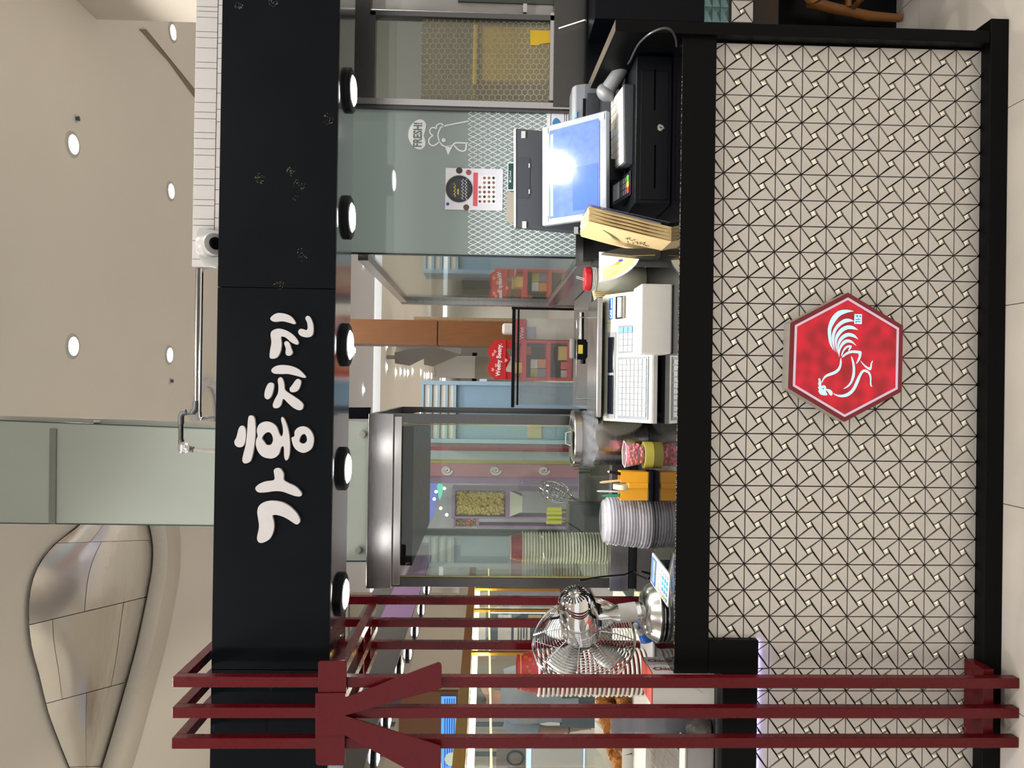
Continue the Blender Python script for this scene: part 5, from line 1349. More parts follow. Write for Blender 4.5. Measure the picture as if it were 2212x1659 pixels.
obj('core', MB().box((xn, YN+0.004, z_d), (2.15, 2.9, z_a-0.0005)), M_grout, nb)
for k in range(6):
    o = bpy.data.objects.new('tile', tcache[()][0]); COL.objects.link(o); o.parent = nb
    o.location = V(xn + PX + 0.001 + k*PX, YN+0.004, z_c) - WLOC[nb.name]
    s = bpy.data.objects.new('mirror_stud', tcache[()][1]); COL.objects.link(s); s.parent = o
obj('apron', MB().box((xn+0.001, YN+0.06, z_d-0.11), (2.15, 2.89, z_d-0.0005)), mat('brown_board', '#2e2014', 0.6), nb)
chr_ = thing('wooden_chair', 'bent wood chair partly cut off under the neighbouring counter', 'chair', (1.62, 2.66, 0))
M_oak = mat('chair_oak', '#8a5a2c', 0.42, ns=9, na=0.2, stretch=(8, 8, 1))
lx, ly = at(1960, 40, 2.86).x, 2.86
zs_ = at(1745, 20, 2.84).z
for dx, dy in ((0, 0), (0.40, 0), (0, -0.40), (0.40, -0.40)):
    sx = -1 if dx == 0 else 1; sy = 1 if dy == 0 else -1
    a = V(lx+dx, ly+dy, 0.012); b = V(lx+dx - sx*0.035, ly+dy - sy*0.03, zs_)
    obj('leg', MB().tube([a, a.lerp(b, 0.35) + V(sx*0.012, 0, 0), a.lerp(b, 0.7) + V(sx*0.008, 0, 0), b], [0.015, 0.018, 0.02, 0.021], 12), M_oak, chr_, smooth=True)
obj('seat', MB().lathe([(0.0, 0), (0.215, 0), (0.23, 0.012), (0.23, 0.024), (0.215, 0.034), (0, 0.03)], V(lx+0.2, ly-0.2, zs_), n=40), M_oak, chr_, smooth=True)
obj('stretcher', MB().tube([V(lx+0.02, ly-0.02, zs_*0.55), V(lx+0.02, ly-0.38, zs_*0.55)], 0.01, 10), M_oak, chr_, smooth=True)
obj('stretcher', MB().tube([V(lx+0.02, ly-0.03, zs_*0.6), V(lx+0.38, ly-0.03, zs_*0.6)], 0.012, 10), M_oak, chr_, smooth=True)
obj('back_hoop', MB().tube([V(lx+0.04, ly-0.38, zs_+0.02), V(lx+0.05, ly-0.43, zs_+0.3), V(lx+0.2, ly-0.44, zs_+0.40), V(lx+0.35, ly-0.43, zs_+0.3), V(lx+0.36, ly-0.38, zs_+0.02)], 0.013, 10), M_oak, chr_, smooth=True)

# ================================================================== LEFT WING OF THE STALL
wb = thing('wing_beam', 'dark header beam running back at the left with mirrored underside', 'beam', (-1.64, 4.7, ZFB))
M_brn = mat('beam_brown', '#262220', 0.3, ns=6, na=0.15)
obj('casing', MB().box((-1.80, 2.575, ZFB+0.003), (-1.50, 6.8, ZFT)), M_brn, wb)
obj('underside', MB().box((-1.799, 2.576, ZFB), (-1.501, 6.799, ZFB+0.0029)), mat('underside_mirror', '#9aa3ac', 0.06, 1.0), wb)
obj('purple_panel', MB().box((-1.4995, 4.85, ZFB+0.004), (-1.494, 6.79, ZFB+0.20)), mat('panel_purple', '#7a5684', 0.35), wb)
for k, (x, y) in enumerate([(809, 1632), (835, 1553), (863, 1441), (881, 1410), (896, 1362), (910, 1316), (922, 1272)]):
    p = onz(x, y, ZFB); r = 0.062
    t = thing('wing_downlight', 'downlight number %s counted from the front under the left header beam' % ('one two three four five six seven'.split()[k]), 'light', p, 'downlights under the left beam')
    obj('ring', MB().lathe([(r, 0.0), (r, -0.010), (r*0.72, -0.014), (r*0.66, -0.010), (r*0.62, 0.0)], p, n=28), M_black, t, smooth=True)
    obj('lens', MB().lathe([(r*0.64, -0.0145), (r*0.4, -0.02), (0, -0.022)], p, n=22), M_lamp, t, smooth=True)
    if k % 2 == 0: lamp('wing_downlight_lamp', 'SPOT', p + V(0, 0, -0.03), 22, (1, 0.95, 0.85), 0.04, math.radians(125), 0.7, t, (0, 0, -1))
# gold framed display screen
gd = thing('gold_display', 'gold framed glass display running back along the left wing', 'display case', (-1.6, 4.8, 0))
XG = -1.60
z1 = onx(988, 1640, XG).z; z0 = onx(1000, 1640, XG).z
M_brass = mat('brass', '#b5842c', 0.22, 1.0, ns=20, na=0.06)
ya, yz = 2.95, 6.75
obj('top_rail', MB().box((XG-0.03, ya, z0-0.012), (XG+0.01, yz, z1+0.02)), M_brass, gd, bevel=0.002)
for q in (1408, 1316, 1270):
    Yq_ = onx(1000, q, XG).y
    obj('upright', MB().box((XG-0.016, Yq_-0.018, 0.96), (XG+0.002, Yq_+0.018, z0-0.0125)), M_brass, gd)
zsh = onx(1060, 1600, XG).z
obj('shelf_edge', MB().box((XG-0.012, ya, zsh-0.006), (XG-0.002, yz, zsh+0.004)), glow('shelf_glow', '#f0e29a', 0.8), gd)
ztu = onx(1016, 1610, XG-0.08).z
obj('light_strip', MB().cyl((XG-0.08, ya+0.05, ztu), (XG-0.08, yz, ztu), 0.012, n=10), glow('strip_warm', '#fff6c9', 3.0), gd)
obj('light_strip', MB().cyl((XG-0.16, ya+0.05, ztu-0.012), (XG-0.16, yz, ztu-0.012), 0.008, n=10), glow('strip_warm', '#fff6c9', 3.0), gd)
for yy in (3.4, 4.4, 5.4, 6.4): lamp('strip_lamp', 'POINT', V(XG-0.12, yy, ztu-0.05), 7, (1, 0.93, 0.75), 0.05, parent=gd)
obj('pane', MB().box((XG-0.010, ya, 0.96), (XG-0.006, yz, z0-0.013)), glass('display_pane', '#f8faf8', 0.01, 0.02), gd)
obj('shelf', MB().box((XG-0.36, ya, zsh-0.004), (XG-0.0125, 4.9, zsh+0.002)), glass('shelf_pane', '#f2f6f3', 0.02, 0.04), gd)
obj('plinth', MB().box((-1.97, 3.02, 0), (-1.45, 6.75, 0.80)), M_lgrey, gd)
obj('deck', MB().box((-1.98, 3.01, 0.801), (-1.44, 6.75, 0.83)), M_steelh, gd)
obj('bottom_rail', MB().box((XG-0.02, 3.62, 0.831), (XG+0.005, yz, 0.96)), M_brass, gd)
# raised white ledge for cups and trays
ZL = 0.955
lg = thing('serving_ledge', 'light grey serving ledge behind the red screen', 'ledge', (-1.3, 3.1, 0.849))
obj('front', MB().box((-1.95, 2.75, 0.8495), (-0.89, 2.77, ZL-0.008)), mat('ledge_grey', '#a4a5a3', 0.45), lg)
obj('top', MB().box((-1.95, 2.74, ZL-0.008), (-0.89, 3.60, ZL)), M_white, lg, bevel=0.001)
obj('rear', MB().box((-1.95, 3.58, 0.8495), (-0.89, 3.60, ZL-0.008)), M_lgrey, lg)
obj('side', MB().box((-0.91, 2.77, 0.8495), (-0.89, 3.58, ZL-0.008)), M_lgrey, lg)
# red cup stack
Rcup = px(47, 2.86)
cp = cup_proto(Rcup, 0.085, 0.0175, 'paper_cup', 'x', 'red paper cups stacked behind the fan')
xc_ = at(1250, 1452, 2.86).x
zt3 = at(1116, 1452, 2.86).z
ncup = 24; pit = (zt3 - 0.085 - ZL - 0.006)/(ncup-1)
top = stack(cp, V(xc_, 2.86, ZL+0.006), ncup, pit, 'topmost upturned red paper cup with gold rings behind the fan', 'red paper cup from the top of the stack behind the fan')
rg = MB(); rr_ = random.Random(8); h_ = 0.085
for k in range(34):
    a = 2*math.pi*k/34 + rr_.uniform(-.1, .1); z = rr_.uniform(0.022, 0.066); q = rr_.uniform(0.003, 0.0075)
    rad = Rcup*(0.96 - 0.20*z/h_) + 0.0006
    c_ = V(rad*math.cos(a), rad*math.sin(a), z); tg_ = V(-math.sin(a), math.cos(a), 0)
    for qq in (q, q*0.5):
        rg.tube([c_ + tg_*(qq*math.cos(i*math.pi/6)) + V(0, 0, qq*math.sin(i*math.pi/6)) for i in range(12)], 0.0006, 4, True)
rg.v = [p + Vector(top.location) for p in rg.v]; WLOC[top.name] = Vector(top.location)
obj('ring_print', rg, M_gold, top, kind='stuff')
bnd = MB().lathe([(Rcup*0.796, 0.070), (Rcup*0.792, 0.073)], top.location, n=28)
obj('gold_band', bnd, M_gold, top)
bpy.data.objects.remove(cp.children[0]); bpy.data.objects.remove(cp.children[0]); bpy.data.objects.remove(cp)
# second stack inside the cabinet
Rc2 = px(33, 3.35)
zcf = zs1 - 0.0195
cp = cup_proto(Rc2, 0.06, 0.0085, 'white_cup', 'x', 'cups stacked inside the cabinet', red=False)
zt4 = at(1101, 1183, 3.35).z; n2 = 30; pit2 = (zt4-0.06-zcf-0.005)/(n2-1)
top = stack(cp, V(at(1200, 1183, 3.35).x, 3.35, zcf+0.005), n2, pit2, 'topmost upturned white cup with red band inside the glass cabinet', 'white paper cup from the top of the stack inside the cabinet', 0.0008)
WLOC[top.name] = Vector(top.location)
obj('red_band', MB().lathe([(Rc2*0.955, 0.006), (Rc2*0.775, 0.054)], top.location + V(0, 0, 0.0006), n=28), M_cupr, top, smooth=True)
bpy.data.objects.remove(cp.children[0]); bpy.data.objects.remove(cp.children[0]); bpy.data.objects.remove(cp)
# takeaway boxes
def takeaway(Y0, Y1, y_right, y_left, xtop, label):
    X1 = at(1450, y_right, Y0).x; X0 = at(1450, y_left, Y0).x; Zt = at(xtop, y_right, Y0).z
    t = thing('takeaway_box', label, 'box', ((X0+X1)/2, (Y0+Y1)/2, 0.849), 'takeaway boxes on the lower counter')
    obj('carton', MB().box((X0, Y0, 0.8495), (X1, Y1, Zt-0.004)), M_white, t, bevel=0.001)
    obj('lid_flap', MB().box((X0, Y0, Zt-0.0038), (X1, Y1, Zt)), mat('box_red', '#b8473c', 0.5), t)
    obj('lettering', text_mb('Chich', 0.031, V(X1+0.0006, Y0+0.028, Zt-0.012), V(0, 0, -1), V(0, 1, 0), 0.0002, bold=0.0012), mat('box_maroon', '#6d1f22', 0.5), t)
    obj('thumb_cut', MB().lathe([(0.011, 0), (0, 0)], V(X1+0.0007, Y0+0.062, Zt-0.045), (1, 0, 0), 16), M_lgrey, t)
    cr_ = MB().tube([V(X1-0.02, Y0-0.0004, Zt-0.03), V(X1-0.034, Y0-0.0004, Zt-0.045), V(X1-0.034, Y0-0.0004, Zt-0.12), V(X1-0.06, Y0-0.0004, Zt-0.16)], 0.0007, 4)
    obj('crease', cr_, M_lgrey, t)
takeaway(2.34, 2.415, 1455, 1524, 1408, 'front white takeaway box with maroon lettering and red top')
takeaway(2.425, 2.50, 1437, 1502, 1396, 'rear white takeaway box standing close behind the front one')
# clear trays, pan with wire rack, grey tubs
ct = thing('clear_tray', 'upright smoky clear plastic tray between the red posts', 'tray', at(1480, 1575, 2.50))
M_smoke = glass('smoky_plastic', '#dcdce0', 0.08, 0.16, '#b5b5ba', ns=14)
x0_, x1_ = at(1400, 1606, 2.5).x, at(1400, 1548, 2.5).x
zt5, zb5 = at(1320, 1575, 2.5).z, 0.8495
for k in range(3):
    Y0 = 2.50 + 0.03*k
    obj('tray_shell', MB().prism([(x0_, Y0, zb5), (x1_, Y0, zb5), (x1_-0.008, Y0+0.004, zt5-0.012*k), (x0_+0.01, Y0+0.004, zt5-0.012*k)], (0, 0.012, 0)), M_smoke, ct, bevel=0.003)
wp = thing('wire_rack_pan', 'steel pan with a fine wire draining rack at the left edge', 'pan', at(1480, 1640, 2.45))
xa2, xb2 = -1.42, at(1440, 1612, 2.45).x
zr_ = at(1404, 1640, 2.62).z
obj('pan', MB().box((xa2, 2.40, 0.8495), (xb2, 2.72, 0.885)).box((xa2, 2.40, 0.885), (xb2, 2.404, 0.925)).box((xa2, 2.716, 0.885), (xb2, 2.72, 0.945)).box((xb2-0.004, 2.404, 0.885), (xb2, 2.716, 0.935)), M_steelh, wp)
wm = MB()
for k in range(44):
    Y0 = 2.41 + 0.30*k/43; wm.cyl((xa2+0.004, Y0, 0.93 + 0.05*k/43), (xb2-0.006, Y0, 0.93 + 0.05*k/43), 0.0012, n=5)
for k in range(8):
    X0 = xa2 + 0.01 + (xb2-xa2-0.02)*k/7; wm.cyl((X0, 2.41, 0.929), (X0, 2.71, 0.979), 0.0018, n=5)
obj('wire_rack', wm, M_chrome, wp)
gt = thing('grey_tub', 'plain grey plastic tub at the left edge below the rack', 'tub', at(1550, 1640, 2.33))
obj('tub', MB().box((-1.45, 2.335, 0.8495), (at(1500, 1603, 2.335).x, 2.395, at(1482, 1640, 2.335).z)), mat('tub_grey', '#8d8988', 0.4), gt, bevel=0.005)
obj('rim', MB().box((-1.455, 2.332, at(1482, 1640, 2.335).z), (at(1500, 1602, 2.335).x, 2.398, at(1479, 1640, 2.335).z)), M_lgrey, gt)
bgk = thing('dark_bag', 'crumpled dark plastic bag beside the grey tub', 'bag', at(1550, 1575, 2.36))
bb_ = MB().ball(V(at(1515, 1577, 2.38).x, 2.385, at(1517, 1577, 2.38).z), (0.034, 0.035, at(1484, 1577, 2.38).z - at(1517, 1577, 2.38).z), 18, 12)
rz = random.Random(12); bb_.v = [p + V(rz.uniform(-.003, .003), rz.uniform(-.003, .003), rz.uniform(-.004, .004)) for p in bb_.v]
zmin = min(p.z for p in bb_.v)
for p in bb_.v: p.z = max(p.z, 0.8497)
obj('sack', bb_, mat('bag_dark', '#4b4644', 0.3), bgk, smooth=True)
# fried chicken
M_fry = mat('fried_crust', '#b8742c', 0.7, ns=4.5, na=0.75, bump=1.0, bscale=9)
def lump(seed):
    mb = MB(); r_ = random.Random(seed)
    bm = bmesh.new(); bmesh.ops.create_icosphere(bm, subdivisions=3, radius=1.0)
    bumps = [(Vector((r_.gauss(0, 1), r_.gauss(0, 1), r_.gauss(0, 1))).normalized(), r_.uniform(0.1, 0.5)) for _ in range(60)]
    for v in bm.verts:
        n = v.co.normalized(); s_ = 0.8
        for d, a in bumps:
            s_ += a*max(0, n.dot(d)-0.90)*7
        v.co = n*s_
    mb.v = [v.co.copy() for v in bm.verts]; mb.f = [tuple(x.index for x in f.verts) for f in bm.faces]; mb.m = [0]*len(mb.f); bm.free()
    return mb
lum = []
pcs = [(1298, 1510), (1312, 1508), (1330, 1511), (1350, 1512), (1322, 1520), (1342, 1521), (1312, 1556), (1318, 1572), (1333, 1580), (1326, 1590), (1345, 1587), (1329, 1622), (1342, 1626), (1335, 1638), (1350, 1634), (1340, 1648), (1352, 1646), (1305, 1535), (1325, 1538), (1345, 1540), (1315, 1604), (1335, 1606)]
for k, (x, y) in enumerate(pcs):
    Y0 = 3.12 + 0.05*((k*7) % 3)
    p = at(x, y, Y0)
    if k < 4:
        o = obj('fried_chicken', lump(k), M_fry, smooth=True, loc=(0, 0, 0)); lum.append(o)
    else:
        o = lum[k % 4].copy(); COL.objects.link(o)
    o.location = (p.x, p.y, max(p.z, ZL+0.03)); s_ = 0.021 + 0.008*((k*5) % 4)/3; o.scale = (s_*1.15, s_, s_*0.9); o.rotation_euler = (k*1.3, k*0.7, k*2.1)
    kq = ORD[[i for i, q in enumerate(sorted(pcs)) if q == (x, y)][0]]
    props(o, ('%s fried chicken piece from the top, in the tray beside the cups' % kq if y < 1530 else '%s fried chicken piece from the top, in the tray between red posts' % kq if y < 1612 else '%s fried chicken piece from the top, in the tray left of the posts' % kq), 'chicken', 'fried chicken in paper trays')
M_tray = mat('paper_tray', '#d9d6cd', 0.6)
for ya_, yb_, lab in ((1500, 1527, 'white paper tray of chicken beside the cup stack'), (1530, 1596, 'white paper tray of chicken between the left red posts'), (1600, 1652, 'white paper tray of chicken left of all red posts')):
    t = thing('paper_tray', lab, 'tray', V(at(1360, (ya_+yb_)/2, 3.2).x, 3.2, ZL), 'paper trays of chicken')
    X0, X1 = at(1350, yb_, 3.2).x, at(1350, ya_, 3.2).x
    tb_ = [(X0, 3.08, ZL+0.0005), (X1, 3.08, ZL+0.0005), (X1, 3.36, ZL+0.0005), (X0, 3.36, ZL+0.0005)]
    tt_ = [(X0-0.004, 3.06, ZL+0.045), (X1+0.004, 3.06, ZL+0.045), (X1+0.004, 3.38, ZL+0.11), (X0-0.004, 3.38, ZL+0.11)]
    obj('boat', MB().add(tb_ + tt_, [(3,2,1,0), (0,1,5,4), (1,2,6,5), (2,3,7,6), (3,0,4,7)]), M_tray, t, solid=0.001)

# ---- person behind the display
PXm, PYm = at(1150, 1510, 5.7).x, 5.7
person = thing('person', 'person in a grey T-shirt and dark shorts standing behind the display', 'person', (PXm, PYm, 0))
def skin_body():
    J = {'pelvis': (0, 0, .90, .135, .10), 'waist': (0, 0, 1.03, .12, .09), 'chest': (0, -.01, 1.24, .15, .105), 'neck0': (0, 0, 1.40, .065, .06), 'neck1': (0, .01, 1.46, .055, .055), 'head0': (0, .02, 1.53, .075, .09), 'head1': (0, .02, 1.61, .078, .095), 'crown': (0, .01, 1.67, .05, .06),
         'nose': (0, .105, 1.56, .014, .014), 'ear_l': (-.082, 0, 1.56, .014, .02), 'ear_r': (.082, 0, 1.56, .014, .02)}
    E = [('pelvis', 'waist'), ('waist', 'chest'), ('chest', 'neck0'), ('neck0', 'neck1'), ('neck1', 'head0'), ('head0', 'head1'), ('head1', 'crown'), ('head0', 'nose'), ('head0', 'ear_l'), ('head0', 'ear_r')]
    for s, c in (('l', -1), ('r', 1)):
        J.update({'sh'+s: (c*.17, 0, 1.36, .062, .06), 'el'+s: (c*.235, -.02, 1.10, .043, .043), 'wr'+s: (c*.25, .07, .885, .027, .024), 'pa'+s: (c*.25, .095, .82, .033, .018),
                  'hip'+s: (c*.085, 0, .84, .09, .09), 'kn'+s: (c*.10, .01, .48, .058, .058), 'an'+s: (c*.10, -.02, .09, .036, .036), 'to'+s: (c*.115, .13, .035, .035, .028)})
        E += [('chest', 'sh'+s), ('sh'+s, 'el'+s), ('el'+s, 'wr'+s), ('wr'+s, 'pa'+s), ('pelvis', 'hip'+s), ('hip'+s, 'kn'+s), ('kn'+s, 'an'+s), ('an'+s, 'to'+s)]
        for k in range(4):
            dx = c*(-.024 + .016*k); L = (.07, .08, .075, .058)[k]
            J['f%d%s' % (k, s)] = (c*.25+dx, .115, .785, .009, .009); J['g%d%s' % (k, s)] = (c*.25+dx, .125, .785-L*.55, .0085, .0085); J['h%d%s' % (k, s)] = (c*.25+dx, .112, .785-L, .0075, .0075)
            E += [('pa'+s, 'f%d%s' % (k, s)), ('f%d%s' % (k, s), 'g%d%s' % (k, s)), ('g%d%s' % (k, s), 'h%d%s' % (k, s))]
        J['t0'+s] = (c*.215, .12, .83, .011, .011); J['t1'+s] = (c*.205, .14, .79, .0095, .0095)
        E += [('wr'+s, 't0'+s), ('t0'+s, 't1'+s)]
    names = list(J); me = bpy.data.meshes.new('person_body')
    me.from_pydata([J[n][:3] for n in names], [(names.index(a), names.index(b)) for a, b in E], [])
    o = bpy.data.objects.new('body', me); COL.objects.link(o); o.parent = person
    me.materials.append(mat('skin', '#9a6a4c', 0.55))
    sm = o.modifiers.new('skin', 'SKIN'); sm.use_smooth_shade = True
    if not me.skin_vertices: me.attributes
    lay = me.skin_vertices[0] if me.skin_vertices else None
    if lay:
        for i, n in enumerate(names):
            lay.data[i].radius = J[n][3:5]; lay.data[i].use_root = (n == 'pelvis')
    o.modifiers.new('sub', 'SUBSURF').levels = 2; o.modifiers['sub'].render_levels = 2
    return o
body_o = skin_body()
if not body_o.data.skin_vertices:
    bpy.context.view_layer.objects.active = body_o; body_o.select_set(True)
WLOC[person.name] = V(PXm, PYm, 0)
def ell(cx, cy, z, rx, ry, n=24): return [V(PXm+cx+rx*math.cos(2*math.pi*i/n), PYm+cy+ry*math.sin(2*math.pi*i/n), z) for i in range(n)]
def loft(rings, mb=None):
    mb = mb or MB(); o = len(mb.v); n = len(rings[0])
    for r in rings: mb.v += r
    for i in range(len(rings)-1):
        for j in range(n):
            mb.f.append((o+i*n+j, o+i*n+(j+1) % n, o+(i+1)*n+(j+1) % n, o+(i+1)*n+j)); mb.m.append(0)
    return mb
M_tee = mat('tee_grey', '#6d7078', 0.85, ns=14, na=0.12, bump=0.25, bscale=9)
tee = loft([ell(0, 0, .86, .175, .135), ell(0, 0, .95, .17, .13), ell(0, 0, 1.06, .162, .124), ell(0, -.005, 1.22, .185, .135), ell(0, 0, 1.34, .20, .12), ell(0, 0, 1.40, .15, .095), ell(0, 0, 1.43, .085, .075)])
for c in (-1, 1):
    a, b = V(c*.15, 0, 1.385), V(c*.225, -.012, 1.15)
    tee.tube([V(PXm, PYm, 0)+a, V(PXm, PYm, 0)+a.lerp(b, .4), V(PXm, PYm, 0)+b], [.072, .078, .073], 18)
obj('t_shirt', tee, M_tee, person, smooth=True)
sh = MB()
for c in (-1, 1): loft([ell(c*.075, 0, .98, .115, .125), ell(c*.085, 0, .85, .12, .13), ell(c*.095, 0, .68, .11, .115), ell(c*.10, 0, .52, .10, .105)], sh)
obj('shorts', sh, mat('shorts_dark', '#262823', 0.85, ns=12, na=0.15), person, smooth=True)
hr = MB().ball(V(PXm, PYm-.005, 1.615), (.098, .11, .095), 20, 14)
rh = random.Random(3); hr.v = [p + V(rh.uniform(-.009, .009), rh.uniform(-.009, .009), rh.uniform(-.008, .008)) for p in hr.v]
for p in hr.v:
    if p.y > PYm+.045 and p.z < 1.62: p.y = PYm+.045
obj('hair', hr, mat('hair_brown', '#3d2a20', 0.8, ns=60, na=0.4), person, smooth=True)
obj('bracelet', MB().lathe([(.031, -.004), (.033, 0), (.031, .004)], V(PXm-.248, PYm+.055, .915), (0, .35, -1), 18), M_black, person)
# things seen beyond the display at the left
def bgbox(name, x0, x1, y0, y1, Y, d, m, label, cat, bevel=0.0):
    return obj(name, pbox(x0, x1, y0, y1, Y, d), m, label=label, cat=cat, bevel=bevel)
wd = thing('wood_panel', 'brown wood wall panel above the gold display', 'panel', at(985, 1540, 8.8))
obj('board', pbox(862, 990, 1494, 1600, 8.85, 0.058), M_wood, wd); obj('joint', pbox(862, 990, 1536, 1537.5, 8.845, 0.01), M_black, wd)
for a, b, lab in ((1503, 1535, 'right blue menu screen behind the lattice'), (1537, 1598, 'middle blue menu screen behind the lattice'), (1600, 1664, 'left blue menu screen with a dish picture')):
    t = thing('menu_screen', lab, 'screen', at(986, (a+b)/2, 8.0), 'blue menu screens')
    obj('panel', pbox(951, 987, a, b, 8.0, 0.05), M_dgrey, t)
    obj('picture', pbox(953, 985, a+1.5, b-1.5, 7.995, 0.004), glow('screen_sky', '#4a86d8', 0.75), t)
    tl = MB()
    for q in range(5): pbox(960 + q*5, 962 + q*5, a+6, b-6-(q*3 % 9), 7.992, 0.002, tl)
    obj('menu_lines', tl, mat('menu_ink', '#2a4f96', 0.5), t)
    obj('stand', MB().box((at(986, (a+b)/2, 8.0).x-0.02, 8.02, 0), (at(986, (a+b)/2, 8.0).x+0.02, 8.045, at(984, a, 8.0).z)), M_dgrey, t)
    if a == 1600: obj('dish', MB().lathe([(0.07, 0), (0, 0)], at(975, 1640, 7.99), (0, -1, 0), 20), mat('dish_white', '#d8e6da', 0.5), t)
nbd = thing('notice_board', 'white menu board with dark writing behind the display', 'board', at(1145, 1368, 6.82))
obj('board', pbox(1110, 1145, 1345, 1400, 6.82, 0.03), M_white, nbd)
tl = MB()
for q in range(4): pbox(1118 + q*6, 1120.5 + q*6, 1357, 1390 - (q*5 % 11), 6.815, 0.004, tl)
obj('writing', tl, M_dgrey, nbd); obj('legs', MB().box((at(1145, 1372, 6.82).x-0.08, 6.83, 0), (at(1145, 1372, 6.82).x+0.08, 6.845, at(1140, 1372, 6.82).z)), M_dgrey, nbd)
fr = thing('drinks_fridge', 'white drinks fridge with bright light bars behind the display', 'fridge', at(1300, 1355, 6.9))
fz = at(1030, 1355, 6.9).z
fx0, fx1 = at(1200, 1400, 6.9).x, at(1200, 1312, 6.9).x
obj('cabinet', MB().box((fx0, 6.9, 0), (fx1, 7.5, fz)), M_lgrey, fr, bevel=0.01)
obj('glass_door', MB().box((fx0+0.03, 6.88, 0.3), (fx1-0.03, 6.897, fz-0.08)), mat('fridge_glass', '#3b4a58', 0.08), fr)
for q in (0.05, 0.32): obj('light_bar', MB().box((fx0+q, 6.872, 0.5), (fx0+q+0.012, 6.879, fz-0.12)), glow('bar_cool', '#a9d2ff', 2.0), fr)
for q in range(4): obj('shelf_row', MB().box((fx0+0.07, 6.87, 0.5+q*0.27), (fx1-0.06, 6.878, 0.62+q*0.27)), [M_white, mat('row_blue', '#4f6fb0', 0.4), mat('row_tan', '#b59a6a', 0.5), M_lgrey][q], fr)
pcf = thing('picture_frame', 'brown framed bicycle picture behind the display at the left edge', 'picture', at(1133, 1640, 7.4))
obj('print', pbox(1072, 1134, 1617, 1670, 7.4, 0.02), mat('sepia', '#6d5d4b', 0.6), pcf)
obj('wheel', MB().tube([at(1113 + 17*math.cos(i*math.pi/12), 1638 + 15*math.sin(i*math.pi/12), 7.39) for i in range(24)], 0.008, 5, True), M_black, pcf)
obj('post', MB().box((at(1130, 1640, 7.4).x-0.2, 7.42, 0), (at(1130, 1640, 7.4).x+0.1, 7.44, at(1130, 1640, 7.4).z)), M_wallb, pcf)
cbt = thing('pale_cupboard', 'pale cupboard with cool light edges behind the display at the left edge', 'cupboard', at(1380, 1640, 7.3))
czt = at(1136, 1640, 7.3).z
cx0, cx1 = at(1250, 1720, 7.3).x, at(1250, 1548, 7.3).x
obj('carcass', MB().box((cx0, 7.3, 0), (cx1, 7.38, czt)), mat('cupboard_pale', '#c9c3b6', 0.6), cbt)
obj('door', pbox(1152, 1258, 1618, 1700, 7.28, 0.02), mat('door_pale', '#b9b6b0', 0.5), cbt)
for x in (1137, 1260): obj('edge_light', pbox(x, x+10 if x < 1200 else x+3, 1618, 1700, 7.285, 0.01), glow('edge_cool', '#b9d4ff', 0.8), cbt)

# ================================================================== THE MALL BEHIND
wc = thing('wood_column', 'tall brown wood veneered column seen behind the counter', 'column', (at(1000, 717, 6.5).x, 6.6, 0))
X0, X1 = at(940, 745, 6.5).x, at(940, 692, 6.5).x; zj_ = at(945, 717, 6.5).z
obj('veneer', MB().box((X0, 6.5, zj_+0.004), (X1, 6.9, 3.2)), M_wood, wc); obj('veneer', MB().box((X0, 6.5, 0), (X1, 6.9, zj_-0.004)), M_wood, wc)
obj('stone_side', MB().box((X1+0.001, 6.62, 0), (X1+0.04, 6.95, 2.2)), mat('granite', '#a38f6c', 0.6, ns=60, na=0.3), wc)
M_blue = mat('kiosk_blue', '#8aa6ba', 0.5)
bk = thing('blue_kiosk', 'light blue kiosk with white slats and mesh panel', 'kiosk', (at(1000, 890, 6.6).x, 6.8, 0))
Yk = 6.6
X0, X1 = at(1000, 957, Yk).x, at(1000, 823, Yk).x; zk = at(909, 890, Yk).z
for X in (X0, X1-0.035, (X0+X1)/2-0.02): obj('upright', MB().box((X, Yk, 0), (X+0.035, Yk+0.4, zk)), M_blue, bk)
for k, x in enumerate((909, 927, 944, 961, 979)):
    obj('rail', MB().box((X0+0.0355, Yk+0.005, at(x+6, 890, Yk).z), (X1-0.0355, Yk+0.39, at(x, 890, Yk).z)), M_blue, bk)
for x in (916, 934, 951, 968):
    obj('slat', MB().box((X0+0.036, Yk+0.02, at(x+10.5, 890, Yk).z), (X1-0.036, Yk+0.36, at(x, 890, Yk).z)), mat('slat_white', '#d3cfc6', 0.6), bk)
def meshmat():
    m = mat('mesh_blue', '#6f9cc0', 0.6); nt = m.node_tree; b = nt.nodes['Principled BSDF']
    w = nt.nodes.new('ShaderNodeTexChecker'); w.inputs['Scale'].default_value = 150
    w.inputs['Color1'].default_value = lin('#84a3ba'); w.inputs['Color2'].default_value = lin('#6d8aa0')
    tc = nt.nodes.new('ShaderNodeTexCoord'); nt.links.new(tc.outputs['Object'], w.inputs['Vector'])
    nt.links.new(w.outputs['Color'], b.inputs['Base Color']); return m
obj('mesh_panel', MB().box((X0+0.036, Yk+0.03, 0.2), (X1-0.036, Yk+0.05, at(986, 890, Yk).z)), meshmat(), bk)
obj('poster', pbox(1139, 1170, 913, 946, Yk+0.022, 0.004), mat('poster_sand', '#a8a07e', 0.6), bk)
obj('back', MB().box((X0+0.001, Yk+0.37, 0), (X1-0.001, Yk+0.40, zk-0.001)), M_blue, bk)
